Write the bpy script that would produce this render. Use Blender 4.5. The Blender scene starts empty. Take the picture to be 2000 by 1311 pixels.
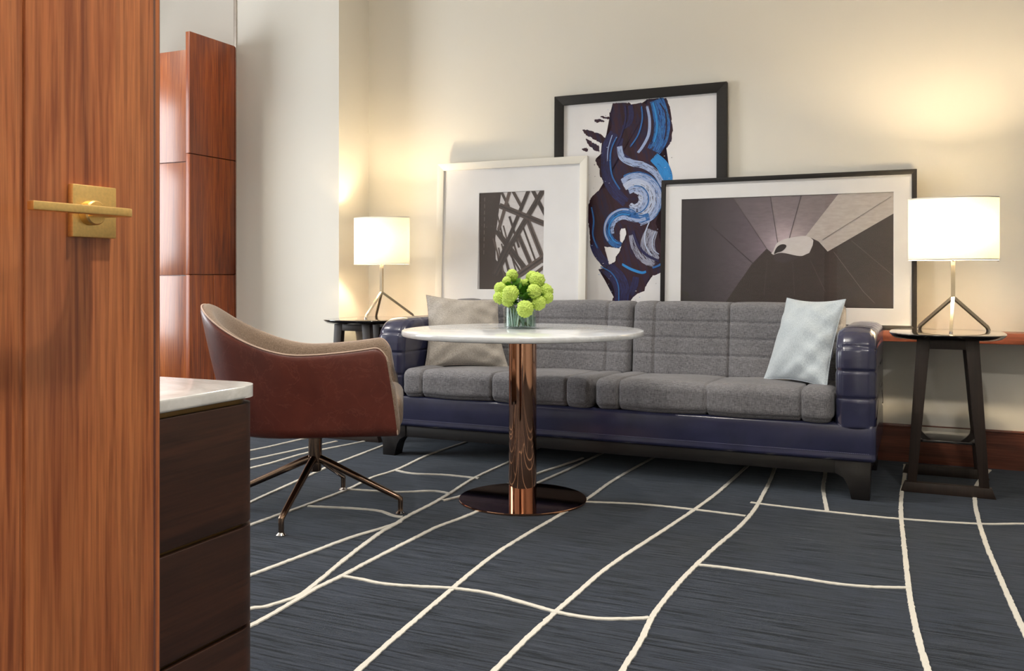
import bpy, bmesh, math, random
import numpy as np
from mathutils import Vector, Matrix

random.seed(7)
rng = np.random.default_rng(11)
scene = bpy.context.scene
COL = scene.collection

# ------------------------------------------------------------------ camera
# World: X runs along the sofa wall, Y into the room towards it, metres.
YAW = math.atan(800.0 / 1760.0)
cam_data = bpy.data.cameras.new('camera')
cam_data.sensor_width = 36.0
cam_data.lens = 36.0 * 1760.0 / 2000.0
cam_data.shift_y = -(655.5 - 540.0) / 2000.0
cam_data.clip_start = 0.05
cam = bpy.data.objects.new('camera', cam_data)
COL.objects.link(cam)
cam.location = (0.0, 0.0, 0.98)
cam.rotation_euler = (math.radians(90), 0.0, YAW)
scene.camera = cam

# ------------------------------------------------------------------ world, light, exposure
world = bpy.data.worlds.new('daylight')
scene.world = world
world.use_nodes = True
bg = world.node_tree.nodes['Background']
bg.inputs['Color'].default_value = (0.78, 0.88, 1.0, 1)
bg.inputs['Strength'].default_value = 1.0
scene.view_settings.view_transform = 'Standard'
scene.view_settings.look = 'None'
scene.view_settings.exposure = 1.04
scene.view_settings.gamma = 1.0
scene.view_settings.use_curve_mapping = False

def area(name, loc, rot, sx, sy, power, color):
    l = bpy.data.lights.new(name, 'AREA')
    l.shape = 'RECTANGLE'; l.size = sx; l.size_y = sy
    l.energy = power; l.color = color
    o = bpy.data.objects.new(name, l); COL.objects.link(o)
    o.location = loc; o.rotation_euler = rot
    return o

def spot(name, loc, power, color, angle=110, blend=0.6, radius=0.04, target=None):
    l = bpy.data.lights.new(name, 'SPOT')
    l.energy = power; l.color = color; l.spot_size = math.radians(angle)
    l.spot_blend = blend; l.shadow_soft_size = radius
    o = bpy.data.objects.new(name, l); COL.objects.link(o)
    o.location = loc
    if target:
        o.rotation_euler = (Vector(target) - Vector(loc)).to_track_quat('-Z', 'Y').to_euler()
    return o

WARM = (1.0, 0.94, 0.85)
# daylight through the window at the left end of the room
area('window_daylight', (-6.26, 2.5, 1.6), (0, math.radians(-90), 0), 2.2, 1.8, 54, (0.97, 0.985, 1.0))
# door downlight first; the others are unseen fill spots added to brighten the room
DOWN = [(-0.16, 0.88), (-1.6, 2.1), (-1.2, 3.7), (0.6, 2.4), (-3.2, 2.9), (-4.75, 3.7)]
for i, (x, y) in enumerate(DOWN):
    spot('door_downlight_and_fill', (x, y, 3.1), (80, 50, 50, 50, 50, 36)[i], WARM, 125, 0.8, 0.05)
spot('hall_fill_spot', (0.05, -0.75, 2.98), 215, (1.0, 0.95, 0.88), 150, 0.6, 0.12, (-0.6, 0.9, 0.6))  # unseen fill spot added in the hall to brighten the door and room

# ------------------------------------------------------------------ materials
def srgb(r, g, b):
    f = lambda c: (c / 255 / 12.92) if c / 255 <= 0.04045 else ((c / 255 + 0.055) / 1.055) ** 2.4
    return (f(r), f(g), f(b), 1.0)

def new_mat(name):
    m = bpy.data.materials.new(name); m.use_nodes = True
    nt = m.node_tree
    return m, nt, nt.nodes['Principled BSDF']

def node(nt, t, **kw):
    n = nt.nodes.new(t)
    for k, v in kw.items():
        if k in n.inputs: n.inputs[k].default_value = v
        else: setattr(n, k, v)
    return n

def coords(nt, scale=(1, 1, 1), rot=(0, 0, 0), kind='Object'):
    tc = nt.nodes.new('ShaderNodeTexCoord')
    mp = nt.nodes.new('ShaderNodeMapping')
    mp.inputs['Scale'].default_value = scale
    mp.inputs['Rotation'].default_value = rot
    nt.links.new(tc.outputs[kind], mp.inputs['Vector'])
    return mp.outputs['Vector']

def noise(nt, vec, scale=1, detail=4, rough=0.5, dist=0.0):
    n = node(nt, 'ShaderNodeTexNoise', Scale=scale, Detail=detail, Roughness=rough, Distortion=dist)
    nt.links.new(vec, n.inputs['Vector'])
    return n.outputs['Fac']

def ramp(nt, fac, stops, interp='LINEAR'):
    r = nt.nodes.new('ShaderNodeValToRGB')
    r.color_ramp.interpolation = interp
    els = r.color_ramp.elements
    while len(els) < len(stops): els.new(0.5)
    for e, (p, c) in zip(els, stops):
        e.position = p; e.color = c
    nt.links.new(fac, r.inputs['Fac'])
    return r.outputs['Color']

def mix(nt, fac, a, b, mode='MIX'):
    m = nt.nodes.new('ShaderNodeMix'); m.data_type = 'RGBA'; m.blend_type = mode
    for sock, v in ((m.inputs[0], fac), (m.inputs[6], a), (m.inputs[7], b)):
        if isinstance(v, (int, float)): sock.default_value = v
        elif isinstance(v, tuple): sock.default_value = v
        else: nt.links.new(v, sock)
    return m.outputs[2]

def bump(nt, bsdf, height, strength=0.2, dist=0.002):
    b = node(nt, 'ShaderNodeBump', Strength=strength, Distance=dist)
    nt.links.new(height, b.inputs['Height'])
    nt.links.new(b.outputs['Normal'], bsdf.inputs['Normal'])

def plain(name, col, rough=0.5, metal=0.0, coat=0.0, var=0.06, nscale=9.0, spec=0.5):
    m, nt, b = new_mat(name)
    n = noise(nt, coords(nt), nscale, 3)
    lo = tuple(c * (1 - var) for c in col[:3]) + (1,); hi = tuple(min(1, c * (1 + var)) for c in col[:3]) + (1,)
    nt.links.new(ramp(nt, n, [(0.3, lo), (0.7, hi)]), b.inputs['Base Color'])
    b.inputs['Roughness'].default_value = rough; b.inputs['Metallic'].default_value = metal
    b.inputs['Coat Weight'].default_value = coat; b.inputs['Coat Roughness'].default_value = 0.08
    b.inputs['Specular IOR Level'].default_value = spec
    return m

def wood(name, dark, mid, light, axis='Z', s=7.0, rough=0.38, coat=0.15, warp=1.0, fine=0.35):
    m, nt, b = new_mat(name)
    k = {'X': (0.05, 1, 1), 'Y': (1, 0.05, 1), 'Z': (1, 1, 0.05)}[axis]
    v = coords(nt, tuple(s * a for a in k))
    n1 = noise(nt, v, 1.0, 5, 0.62, warp)
    kf = {'X': (0.03, 1, 1), 'Y': (1, 0.03, 1), 'Z': (1, 1, 0.03)}[axis]
    n2 = noise(nt, coords(nt, tuple(s * 11 * a for a in kf)), 1.0, 3, 0.6, 0.2)
    n3 = noise(nt, coords(nt, tuple(s * 0.5 * a for a in k)), 1.0, 2, 0.5, 0.4)
    c = ramp(nt, n1, [(0.30, dark), (0.45, mid), (0.57, light), (0.66, mid), (0.76, dark)])
    c = mix(nt, fine, c, ramp(nt, n2, [(0.38, dark), (0.6, light)]))
    n4 = noise(nt, coords(nt, tuple(s * 3.2 * a for a in kf)), 1.0, 4, 0.6, 0.5)
    c = mix(nt, ramp(nt, n4, [(0.55, (0, 0, 0, 1)), (0.68, (0.38, 0.38, 0.38, 1))]), c, dark)
    c = mix(nt, ramp(nt, n3, [(0.52, (0, 0, 0, 1)), (0.74, (0.5, 0.5, 0.5, 1))]), c, dark)
    nt.links.new(c, b.inputs['Base Color'])
    b.inputs['Roughness'].default_value = rough
    b.inputs['Coat Weight'].default_value = coat; b.inputs['Coat Roughness'].default_value = 0.2
    bump(nt, b, n2, 0.08, 0.001)
    return m

def fabric(name, dark, light, scale=420, rough=0.92, sheen=0.2, slub=0.5):
    m, nt, b = new_mat(name)
    a = noise(nt, coords(nt, (scale * 0.14, scale, scale)), 1, 2, 0.6)
    c = noise(nt, coords(nt, (scale, scale, scale * 0.14)), 1, 2, 0.6)
    big = noise(nt, coords(nt, (6, 6, 6)), 1, 3)
    w = nt.nodes.new('ShaderNodeMath'); w.operation = 'ADD'
    nt.links.new(a, w.inputs[0]); nt.links.new(c, w.inputs[1])
    h = nt.nodes.new('ShaderNodeMath'); h.operation = 'MULTIPLY'; h.inputs[1].default_value = 0.5
    nt.links.new(w.outputs[0], h.inputs[0])
    col = ramp(nt, h.outputs[0], [(0.5 - 0.22 * slub, dark), (0.5 + 0.22 * slub, light)])
    dk = tuple(x * 0.86 for x in light[:3]) + (1,)
    col = mix(nt, 0.12, col, ramp(nt, big, [(0.35, dark), (0.65, light)]))
    nt.links.new(col, b.inputs['Base Color'])
    b.inputs['Roughness'].default_value = rough
    b.inputs['Specular IOR Level'].default_value = 0.2
    b.inputs['Sheen Weight'].default_value = sheen
    bump(nt, b, h.outputs[0], 0.35, 0.0012)
    return m

def leather(name, dark, light, rough=0.34, coat=0.3, crack=None):
    m, nt, b = new_mat(name)
    n = noise(nt, coords(nt, (5, 5, 5)), 1, 5, 0.6, 0.3)
    c = ramp(nt, n, [(0.3, dark), (0.7, light)])
    vo = node(nt, 'ShaderNodeTexVoronoi', Scale=260.0)
    nt.links.new(coords(nt), vo.inputs['Vector'])
    if crack:
        v2 = node(nt, 'ShaderNodeTexNoise', Scale=9.0, Detail=7.0, Roughness=0.65, Distortion=0.9)
        nt.links.new(coords(nt), v2.inputs['Vector'])
        k = ramp(nt, v2.outputs['Fac'], [(0.485, (0, 0, 0, 1)), (0.5, (0.2, 0.2, 0.2, 1)), (0.515, (0, 0, 0, 1))])
        c = mix(nt, k, c, crack)
    nt.links.new(c, b.inputs['Base Color'])
    b.inputs['Roughness'].default_value = rough
    b.inputs['Coat Weight'].default_value = coat; b.inputs['Coat Roughness'].default_value = 0.18
    bump(nt, b, vo.outputs['Distance'], 0.12, 0.0006)
    return m

def metal(name, col, rough=0.25, brushed=None):
    m, nt, b = new_mat(name)
    sc = brushed or (40, 40, 40)
    n = noise(nt, coords(nt, sc), 1, 3)
    lo = tuple(c * 0.9 for c in col[:3]) + (1,)
    nt.links.new(ramp(nt, n, [(0.3, lo), (0.7, col)]), b.inputs['Base Color'])
    b.inputs['Metallic'].default_value = 1.0; b.inputs['Roughness'].default_value = rough
    return m

def marble(name, base, vein, axis_scale=(1.4, 5, 5)):
    m, nt, b = new_mat(name)
    n = noise(nt, coords(nt, axis_scale, (0, 0, 0.5)), 1, 7, 0.62, 1.4)
    n2 = noise(nt, coords(nt, (9, 22, 22), (0, 0, 0.3)), 1, 5, 0.6, 0.8)
    c = ramp(nt, n, [(0.40, base), (0.5, vein), (0.56, base)])
    c = mix(nt, 0.25, c, ramp(nt, n2, [(0.35, vein), (0.6, base)]))
    nt.links.new(c, b.inputs['Base Color'])
    b.inputs['Roughness'].default_value = 0.16; b.inputs['Coat Weight'].default_value = 0.35
    b.inputs['Coat Roughness'].default_value = 0.06
    return m

def wall_paint(name, col):
    m, nt, b = new_mat(name)
    n = noise(nt, coords(nt, (1.2, 1.2, 1.2)), 1, 3)
    lo = tuple(c * 0.975 for c in col[:3]) + (1,)
    nt.links.new(ramp(nt, n, [(0.3, lo), (0.7, col)]), b.inputs['Base Color'])
    b.inputs['Roughness'].default_value = 0.75; b.inputs['Specular IOR Level'].default_value = 0.25
    return m

def pane_mat(name, tint=(1, 1, 1, 1)):
    m = bpy.data.materials.new(name); m.use_nodes = True
    nt = m.node_tree; nt.nodes.clear()
    out = nt.nodes.new('ShaderNodeOutputMaterial')
    tr = node(nt, 'ShaderNodeBsdfTransparent', Color=tint)
    gl = node(nt, 'ShaderNodeBsdfGlossy', Roughness=0.0)
    fr = node(nt, 'ShaderNodeFresnel', IOR=1.40)
    mx = nt.nodes.new('ShaderNodeMixShader')
    ge = nt.nodes.new('ShaderNodeNewGeometry')
    one = nt.nodes.new('ShaderNodeMath'); one.operation = 'SUBTRACT'; one.inputs[0].default_value = 1.0
    nt.links.new(ge.outputs['Backfacing'], one.inputs[1])
    k = nt.nodes.new('ShaderNodeMath'); k.operation = 'MULTIPLY'
    nt.links.new(one.outputs[0], k.inputs[0]); nt.links.new(fr.outputs[0], k.inputs[1])
    nt.links.new(k.outputs[0], mx.inputs[0]); nt.links.new(tr.outputs[0], mx.inputs[1])
    nt.links.new(gl.outputs[0], mx.inputs[2]); nt.links.new(mx.outputs[0], out.inputs['Surface'])
    return m

def carpet_mat():
    m, nt, b = new_mat('carpet_pile')
    dash = noise(nt, coords(nt, (4.0, 95, 1)), 1, 3, 0.62)
    dash2 = noise(nt, coords(nt, (14, 60, 1)), 1, 2, 0.6)
    speck = noise(nt, coords(nt, (420, 420, 1)), 1, 2, 0.7)
    cloud = noise(nt, coords(nt, (1.6, 2.2, 1)), 1, 3, 0.55)
    c = ramp(nt, dash2, [(0.3, srgb(37, 39, 46)), (0.7, srgb(50, 55, 68))])
    c = mix(nt, 0.3, c, ramp(nt, cloud, [(0.35, srgb(41, 42, 46)), (0.65, srgb(36, 47, 71))]))
    c = mix(nt, 0.3, c, ramp(nt, speck, [(0.3, srgb(18, 20, 26)), (0.7, srgb(88, 92, 102))]))
    k = ramp(nt, dash, [(0.40, (0.92, 0.92, 0.92, 1)), (0.49, (0, 0, 0, 1))])
    c = mix(nt, k, c, srgb(9, 10, 13))
    lt = ramp(nt, dash, [(0.56, (0, 0, 0, 1)), (0.66, (0.4, 0.4, 0.4, 1))])
    c = mix(nt, lt, c, srgb(86, 90, 100))
    c = mix(nt, 1.0, c, (0.74, 0.74, 0.74, 1), 'MULTIPLY')
    nt.links.new(c, b.inputs['Base Color'])
    b.inputs['Roughness'].default_value = 0.95; b.inputs['Specular IOR Level'].default_value = 0.1
    b.inputs['Sheen Weight'].default_value = 0.2; b.inputs['Sheen Roughness'].default_value = 0.45
    b.inputs['Sheen Tint'].default_value = (0.75, 0.87, 1.0, 1)
    bump(nt, b, mix(nt, 0.5, speck, dash), 0.6, 0.004)
    return m

def print_mat(name='art_print'):
    # flat printed pigment: colour comes from the mesh colour attribute
    m, nt, b = new_mat(name)
    a = node(nt, 'ShaderNodeVertexColor', layer_name='Col')
    n = noise(nt, coords(nt, (30, 90, 90)), 1, 4)
    c = mix(nt, 0.16, a.outputs['Color'], ramp(nt, n, [(0.3, (0.2, 0.2, 0.2, 1)), (0.7, (0.8, 0.8, 0.8, 1))]), 'OVERLAY')
    nt.links.new(c, b.inputs['Base Color'])
    b.inputs['Roughness'].default_value = 0.5
    return m

def paint_mat(name, stops, freq=26.0):
    # brush paint: bristle streaks run along the stroke (U), vary across it (V)
    m, nt, b = new_mat(name)
    n = noise(nt, coords(nt, (1.6, freq, 1), kind='UV'), 1, 5, 0.68, 0.25)
    nt.links.new(ramp(nt, n, stops), b.inputs['Base Color'])
    b.inputs['Roughness'].default_value = 0.4
    return m

M = {}
M['wall'] = wall_paint('cream_wall_paint', srgb(239, 236, 227))
M['ceiling'] = wall_paint('white_ceiling_paint', srgb(243, 240, 232))
M['carpet'] = carpet_mat()
M['stripe'] = plain('ivory_carpet_pile', srgb(208, 204, 194), 0.95, var=0.08, nscale=320, spec=0.1)
M['door'] = wood('walnut_door', srgb(110, 54, 32), srgb(178, 100, 58), srgb(206, 128, 78), 'Z', 16.0, 0.36, 0.25, 1.6, 0.45)
M['door_edge'] = wood('shaded_walnut_edge', srgb(80, 42, 32), srgb(110, 60, 46), srgb(124, 70, 52), 'Z', 9.0, 0.4, 0.2)  # walnut darkened: the shade on the chamfer is put into the colour
M['groove'] = plain('dark_groove', srgb(70, 32, 18), 0.7)
M['cabinet'] = wood('walnut_veneer', srgb(86, 30, 6), srgb(144, 62, 14), srgb(176, 88, 26), 'Z', 11.0, 0.42, 0.3, 1.8)
M['cabinet_front'] = wood('lit_satin_walnut', srgb(104, 44, 14), srgb(160, 80, 28), srgb(190, 106, 44), 'Z', 11.0, 0.34, 0.75, 1.8)  # same walnut in satin, lightened: window light on the fronts put into the colour
M['trim_wood'] = wood('walnut_trim', srgb(76, 38, 27), srgb(114, 62, 45), srgb(134, 78, 56), 'X', 14.0, 0.4, 0.15)
M['espresso'] = wood('espresso_wood', srgb(28, 20, 16), srgb(40, 28, 22), srgb(48, 35, 28), 'Z', 14.0, 0.5, 0.05)
M['espresso_h'] = wood('espresso_wood_horizontal', srgb(36, 18, 11), srgb(52, 28, 18), srgb(68, 38, 25), 'Y', 16.0, 0.5, 0.0)
M['black_lacquer'] = plain('black_lacquer', srgb(22, 19, 19), 0.12, coat=1.0)
M['black_wood'] = wood('black_stained_wood', srgb(20, 18, 18), srgb(26, 23, 23), srgb(34, 30, 29), 'X', 20.0, 0.4, 0.15)
M['black_frame'] = wood('black_frame_wood', srgb(17, 14, 13), srgb(22, 18, 17), srgb(26, 22, 20), 'X', 30.0, 0.6, 0.0)
M['white_frame'] = plain('white_frame_paint', srgb(242, 239, 230), 0.4, var=0.012)
M['mat_board'] = plain('white_mat_board', srgb(240, 240, 242), 0.8, var=0.02)
M['print'] = print_mat()
M['glass_pane'] = pane_mat('picture_glass')
M['navy'] = leather('navy_leather', srgb(40, 42, 66), srgb(50, 52, 82), 0.25, 0.5)
M['charcoal'] = fabric('charcoal_weave', srgb(72, 71, 75), srgb(150, 149, 153), 360, 0.95, 0.12, 0.8)
M['pillow_cool'] = fabric('pale_blue_grey_weave', srgb(160, 172, 182), srgb(218, 226, 230), 500, 0.8, 0.3, 0.7)
M['pillow_warm'] = fabric('taupe_weave', srgb(138, 130, 122), srgb(204, 198, 190), 420, 0.9, 0.25, 0.8)
M['russet'] = leather('russet_leather', srgb(86, 34, 24), srgb(112, 50, 36), 0.42, 0.12, srgb(160, 96, 80))
M['brown_weave'] = fabric('brown_weave', srgb(98, 80, 66), srgb(164, 144, 126), 460, 0.95, 0.25, 0.8)
M['piping'] = plain('pale_piping', srgb(196, 168, 150), 0.6)
M['bronze'] = metal('bronze_metal', srgb(146, 122, 104), 0.2)
M['chrome'] = metal('polished_steel', srgb(216, 210, 204), 0.12)
M['nickel'] = metal('brushed_nickel', srgb(196, 184, 162), 0.28, (200, 200, 8))
M['copper'] = metal('polished_copper', srgb(198, 150, 122), 0.045, (60, 60, 2))
M['brass'] = metal('satin_brass', srgb(255, 216, 140), 0.42, (12, 300, 300))
M['brass_strip'] = metal('aged_brass_strip', srgb(150, 122, 80), 0.3)
M['marble'] = marble('white_marble', srgb(228, 231, 235), srgb(210, 212, 215))
M['marble_grey'] = marble('grey_veined_marble', srgb(242, 242, 240), srgb(212, 212, 208), (3, 3, 3))
M['petal'] = None
M['leaf'] = plain('green_leaf', srgb(78, 132, 36), 0.5, var=0.35, nscale=60)
M['stem'] = plain('pale_green_stem', srgb(120, 140, 86), 0.5, var=0.2, nscale=80)
m, nt, b = new_mat('lime_petals')
n = noise(nt, coords(nt, (90, 90, 90)), 1, 3)
nt.links.new(ramp(nt, n, [(0.36, srgb(136, 178, 40)), (0.5, srgb(190, 218, 80)), (0.62, srgb(226, 240, 150))]), b.inputs['Base Color'])
b.inputs['Roughness'].default_value = 0.6
b.inputs['Subsurface Weight'].default_value = 0.0
M['petal'] = m
m, nt, b = new_mat('clear_glass')
b.inputs['Transmission Weight'].default_value = 1.0; b.inputs['Roughness'].default_value = 0.0
b.inputs['IOR'].default_value = 1.45
tint = ramp(nt, noise(nt, coords(nt, (20, 20, 4)), 1, 2), [(0.3, (0.86, 0.95, 0.94, 1)), (0.7, (0.95, 0.99, 0.98, 1))])
nt.links.new(tint, b.inputs['Base Color'])
M['glass'] = m
m = bpy.data.materials.new('linen_lamp_shade'); m.use_nodes = True
nt = m.node_tree; nt.nodes.clear()
out = nt.nodes.new('ShaderNodeOutputMaterial')
weave = ramp(nt, noise(nt, coords(nt, (300, 300, 300)), 1, 2), [(0.3, (0.90, 0.87, 0.80, 1)), (0.7, (0.96, 0.94, 0.88, 1))])
df = nt.nodes.new('ShaderNodeBsdfDiffuse'); tl = nt.nodes.new('ShaderNodeBsdfTranslucent')
nt.links.new(weave, df.inputs['Color']); nt.links.new(weave, tl.inputs['Color'])
mx = nt.nodes.new('ShaderNodeMixShader'); mx.inputs[0].default_value = 0.2
nt.links.new(df.outputs[0], mx.inputs[1]); nt.links.new(tl.outputs[0], mx.inputs[2])
nt.links.new(mx.outputs[0], out.inputs['Surface'])
M['shade'] = m
m, nt, b = new_mat('lit_bulb')
b.inputs['Emission Color'].default_value = (1.0, 0.82, 0.58, 1); b.inputs['Emission Strength'].default_value = 6.0
nt.links.new(ramp(nt, noise(nt, coords(nt), 5, 1), [(0.3, (0.9, 0.9, 0.88, 1)), (0.7, (1, 1, 1, 1))]), b.inputs['Base Color'])
M['bulb'] = m

# ------------------------------------------------------------------ mesh helpers
def link(name, me, mat, parent=None, smooth=True, angle=35):
    if mat is not None: me.materials.append(mat)
    if smooth:
        me.shade_smooth()
        me.set_sharp_from_angle(angle=math.radians(angle))
    o = bpy.data.objects.new(name, me); COL.objects.link(o)
    if parent is not None: o.parent = parent
    return o

def mesh(name, verts, faces, mat, parent=None, smooth=True, angle=35, uvs=None):
    me = bpy.data.meshes.new(name)
    me.from_pydata([tuple(map(float, v)) for v in verts], [], [tuple(map(int, f)) for f in faces])
    if uvs is not None:
        ul = me.uv_layers.new(name='UVMap')
        for l in me.loops: ul.data[l.index].uv = uvs[l.vertex_index]
    me.update()
    bm = bmesh.new(); bm.from_mesh(me)
    bmesh.ops.recalc_face_normals(bm, faces=bm.faces); bm.to_mesh(me); bm.free()
    return link(name, me, mat, parent, smooth, angle)

def from_bm(name, bm, mat, parent=None, smooth=True, angle=35):
    bmesh.ops.recalc_face_normals(bm, faces=bm.faces)
    me = bpy.data.meshes.new(name); bm.to_mesh(me); bm.free()
    return link(name, me, mat, parent, smooth, angle)

def box(name, lo, hi, mat, parent=None, bevel=0.0, seg=2):
    bm = bmesh.new()
    bmesh.ops.create_cube(bm, size=1.0)
    for v in bm.verts:
        v.co = Vector([lo[i] + (v.co[i] + 0.5) * (hi[i] - lo[i]) for i in range(3)])
    if bevel: bmesh.ops.bevel(bm, geom=list(bm.edges), offset=bevel, segments=seg, affect='EDGES', profile=0.5)
    return from_bm(name, bm, mat, parent)

def prism(name, poly, axis, a, b, mat, parent=None, bevel=0.0, seg=2):
    """Extrude a 2D polygon along an axis from a to b (poly gives the other two axes in order)."""
    bm = bmesh.new()
    def P(p, t):
        if axis == 'X': return (t, p[0], p[1])
        if axis == 'Y': return (p[0], t, p[1])
        return (p[0], p[1], t)
    v0 = [bm.verts.new(P(p, a)) for p in poly]; v1 = [bm.verts.new(P(p, b)) for p in poly]
    n = len(poly)
    bm.faces.new(v0); bm.faces.new(v1[::-1])
    for i in range(n): bm.faces.new((v0[i], v1[i], v1[(i + 1) % n], v0[(i + 1) % n]))
    if bevel: bmesh.ops.bevel(bm, geom=list(bm.edges), offset=bevel, segments=seg, affect='EDGES', profile=0.5)
    return from_bm(name, bm, mat, parent)

def lathe(name, prof, mat, parent=None, n=64, center=(0, 0, 0), sx=1.0, sy=1.0, closed=False):
    vs, fs = [], []
    for r, z in prof:
        for k in range(n):
            a = 2 * math.pi * k / n
            vs.append((center[0] + sx * r * math.cos(a), center[1] + sy * r * math.sin(a), center[2] + z))
    m_ = len(prof)
    for i in range(m_ - 1 + (1 if closed else 0)):
        j = (i + 1) % m_
        for k in range(n):
            fs.append((i * n + k, i * n + (k + 1) % n, j * n + (k + 1) % n, j * n + k))
    if not closed:
        if prof[0][0] > 1e-6: fs.append(tuple(range(n - 1, -1, -1)))
        if prof[-1][0] > 1e-6: fs.append(tuple((m_ - 1) * n + k for k in range(n)))
    o = mesh(name, vs, fs, mat, parent)
    return o

def tube(name, pts, rad, mat, parent=None, n=12, rect=None):
    """Tube (or square bar when rect=(w,h)) along a polyline; rad may be a list."""
    pts = [Vector(p) for p in pts]
    vs, fs = [], []
    if rect: n = 4
    prev = None
    for i, p in enumerate(pts):
        t = (pts[min(i + 1, len(pts) - 1)] - pts[max(i - 1, 0)]).normalized()
        if prev is None:
            up = Vector((0, 0, 1)) if abs(t.z) < 0.95 else Vector((0, 1, 0))
            side = t.cross(up).normalized()
        else:
            side = (prev - t * prev.dot(t)).normalized()
        prev = side; nn = side.cross(t).normalized()
        r = rad[i] if isinstance(rad, (list, tuple)) else rad
        if rect:
            for sx, sy in ((-1, -1), (1, -1), (1, 1), (-1, 1)):
                vs.append(p + side * (sx * rect[0] / 2) + nn * (sy * rect[1] / 2))
        else:
            for k in range(n):
                a = 2 * math.pi * k / n
                vs.append(p + side * (r * math.cos(a)) + nn * (r * math.sin(a)))
    for i in range(len(pts) - 1):
        for k in range(n):
            fs.append((i * n + k, i * n + (k + 1) % n, (i + 1) * n + (k + 1) % n, (i + 1) * n + k))
    fs.append(tuple(range(n))); fs.append(tuple((len(pts) - 1) * n + k for k in range(n)))
    return mesh(name, vs, fs, mat, parent)

def spline(pts, per=8, closed=False):
    """Catmull-Rom through points."""
    P = [np.array(p, float) for p in pts]; out = []
    n = len(P)
    rngi = range(n) if closed else range(n - 1)
    for i in rngi:
        if closed: a, b_, c_, d = P[(i - 1) % n], P[i], P[(i + 1) % n], P[(i + 2) % n]
        else: a, b_, c_, d = P[max(i - 1, 0)], P[i], P[i + 1], P[min(i + 2, n - 1)]
        for k in range(per):
            t = k / per
            out.append(0.5 * ((2 * b_) + (c_ - a) * t + (2 * a - 5 * b_ + 4 * c_ - d) * t * t + (3 * b_ - a - 3 * c_ + d) * t ** 3))
    if not closed: out.append(P[-1])
    return out

def rbox(name, lo, hi, r, mat, parent=None, step=0.012, disp=None, warp=None):
    """Soft rounded box on a fine grid, moved along its normals by disp(P, N) -> offset."""
    lo = np.array(lo, float); hi = np.array(hi, float); c = (lo + hi) / 2; h = (hi - lo) / 2
    ax = []
    for i in range(3):
        nr = max(4, int(r / step * 1.2)); e = np.linspace(-h[i], -h[i] + r, nr)
        mid = np.linspace(-h[i] + r, h[i] - r, max(2, int(2 * (h[i] - r) / step)))
        ax.append(np.concatenate([e[:-1], mid, -e[::-1][1:]]))
    index = {}; pts = []; faces = []
    def vid(p):
        k = (round(p[0], 6), round(p[1], 6), round(p[2], 6))
        if k not in index: index[k] = len(pts); pts.append(p)
        return index[k]
    for d in range(3):
        u, v = [(1, 2), (2, 0), (0, 1)][d]
        for sgn in (-1, 1):
            grid = []
            for a in ax[u]:
                row = []
                for bb in ax[v]:
                    p = [0, 0, 0]; p[d] = sgn * h[d]; p[u] = a; p[v] = bb
                    row.append(vid(tuple(p)))
                grid.append(row)
            for i in range(len(grid) - 1):
                for j in range(len(grid[0]) - 1):
                    f = (grid[i][j], grid[i + 1][j], grid[i + 1][j + 1], grid[i][j + 1])
                    faces.append(f if sgn > 0 else f[::-1])
    P = np.array(pts); Q = np.clip(P, -(h - r), h - r); D = P - Q
    N = D / np.maximum(np.linalg.norm(D, axis=1, keepdims=True), 1e-9)
    P = Q + r * N + c
    if disp is not None: P = P + N * disp(P, N)[:, None]
    if warp is not None: P = warp(P)
    me = bpy.data.meshes.new(name)
    me.from_pydata(P.tolist(), [], faces); me.update()
    return link(name, me, mat, parent, True, 80)

def groove(x, x0, w, d): return -d * np.exp(-((x - x0) / w) ** 2)

def thing(name, label, cat, loc=(0, 0, 0), rz=0.0, group=None):
    o = bpy.data.objects.new(name, None); COL.objects.link(o)
    o.empty_display_size = 0.1
    o.location = loc; o.rotation_euler = (0, 0, rz)
    tag(o, label, cat, group)
    return o

def tag(o, label=None, cat=None, group=None, kind=None):
    if label: o['label'] = label
    if cat: o['category'] = cat
    if group: o['group'] = group
    if kind: o['kind'] = kind
    return o

def struct(o, label=None):
    o['kind'] = 'structure'
    if label: o['label'] = label
    return o

# ------------------------------------------------------------------ the room
WY = 5.205            # face of the sofa wall
XL, XR, YF, ZC = -6.2, 2.4, -0.32, 3.2
def shell(name, lo, hi, mat, label, cat):
    o = box(name, lo, hi, mat); struct(o, label); o['category'] = cat
    return o

floor = shell('floor', (XL - 0.2, -2.2, -0.06), (XR + 0.2, WY + 0.2, 0.0), M['carpet'],
              'blue-grey carpet with meandering ivory lines', 'floor')
shell('wall_back', (XL - 0.2, WY, 0.0), (XR + 0.2, WY + 0.2, ZC), M['wall'], 'cream painted wall behind the sofa', 'wall')
shell('wall_pier', (-4.295, 4.86, 0.0), (-3.443, WY, ZC), M['wall'], 'cream pier projecting beside the lamp in the corner', 'wall')
shell('wall_right', (XR, YF, 0.0), (XR + 0.2, WY, ZC), M['wall'], 'cream side wall on the right', 'wall')
shell('ceiling', (XL - 0.2, -2.2, ZC), (XR + 0.2, WY + 0.2, ZC + 0.1), M['ceiling'], 'white ceiling above the room', 'ceiling')

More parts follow.
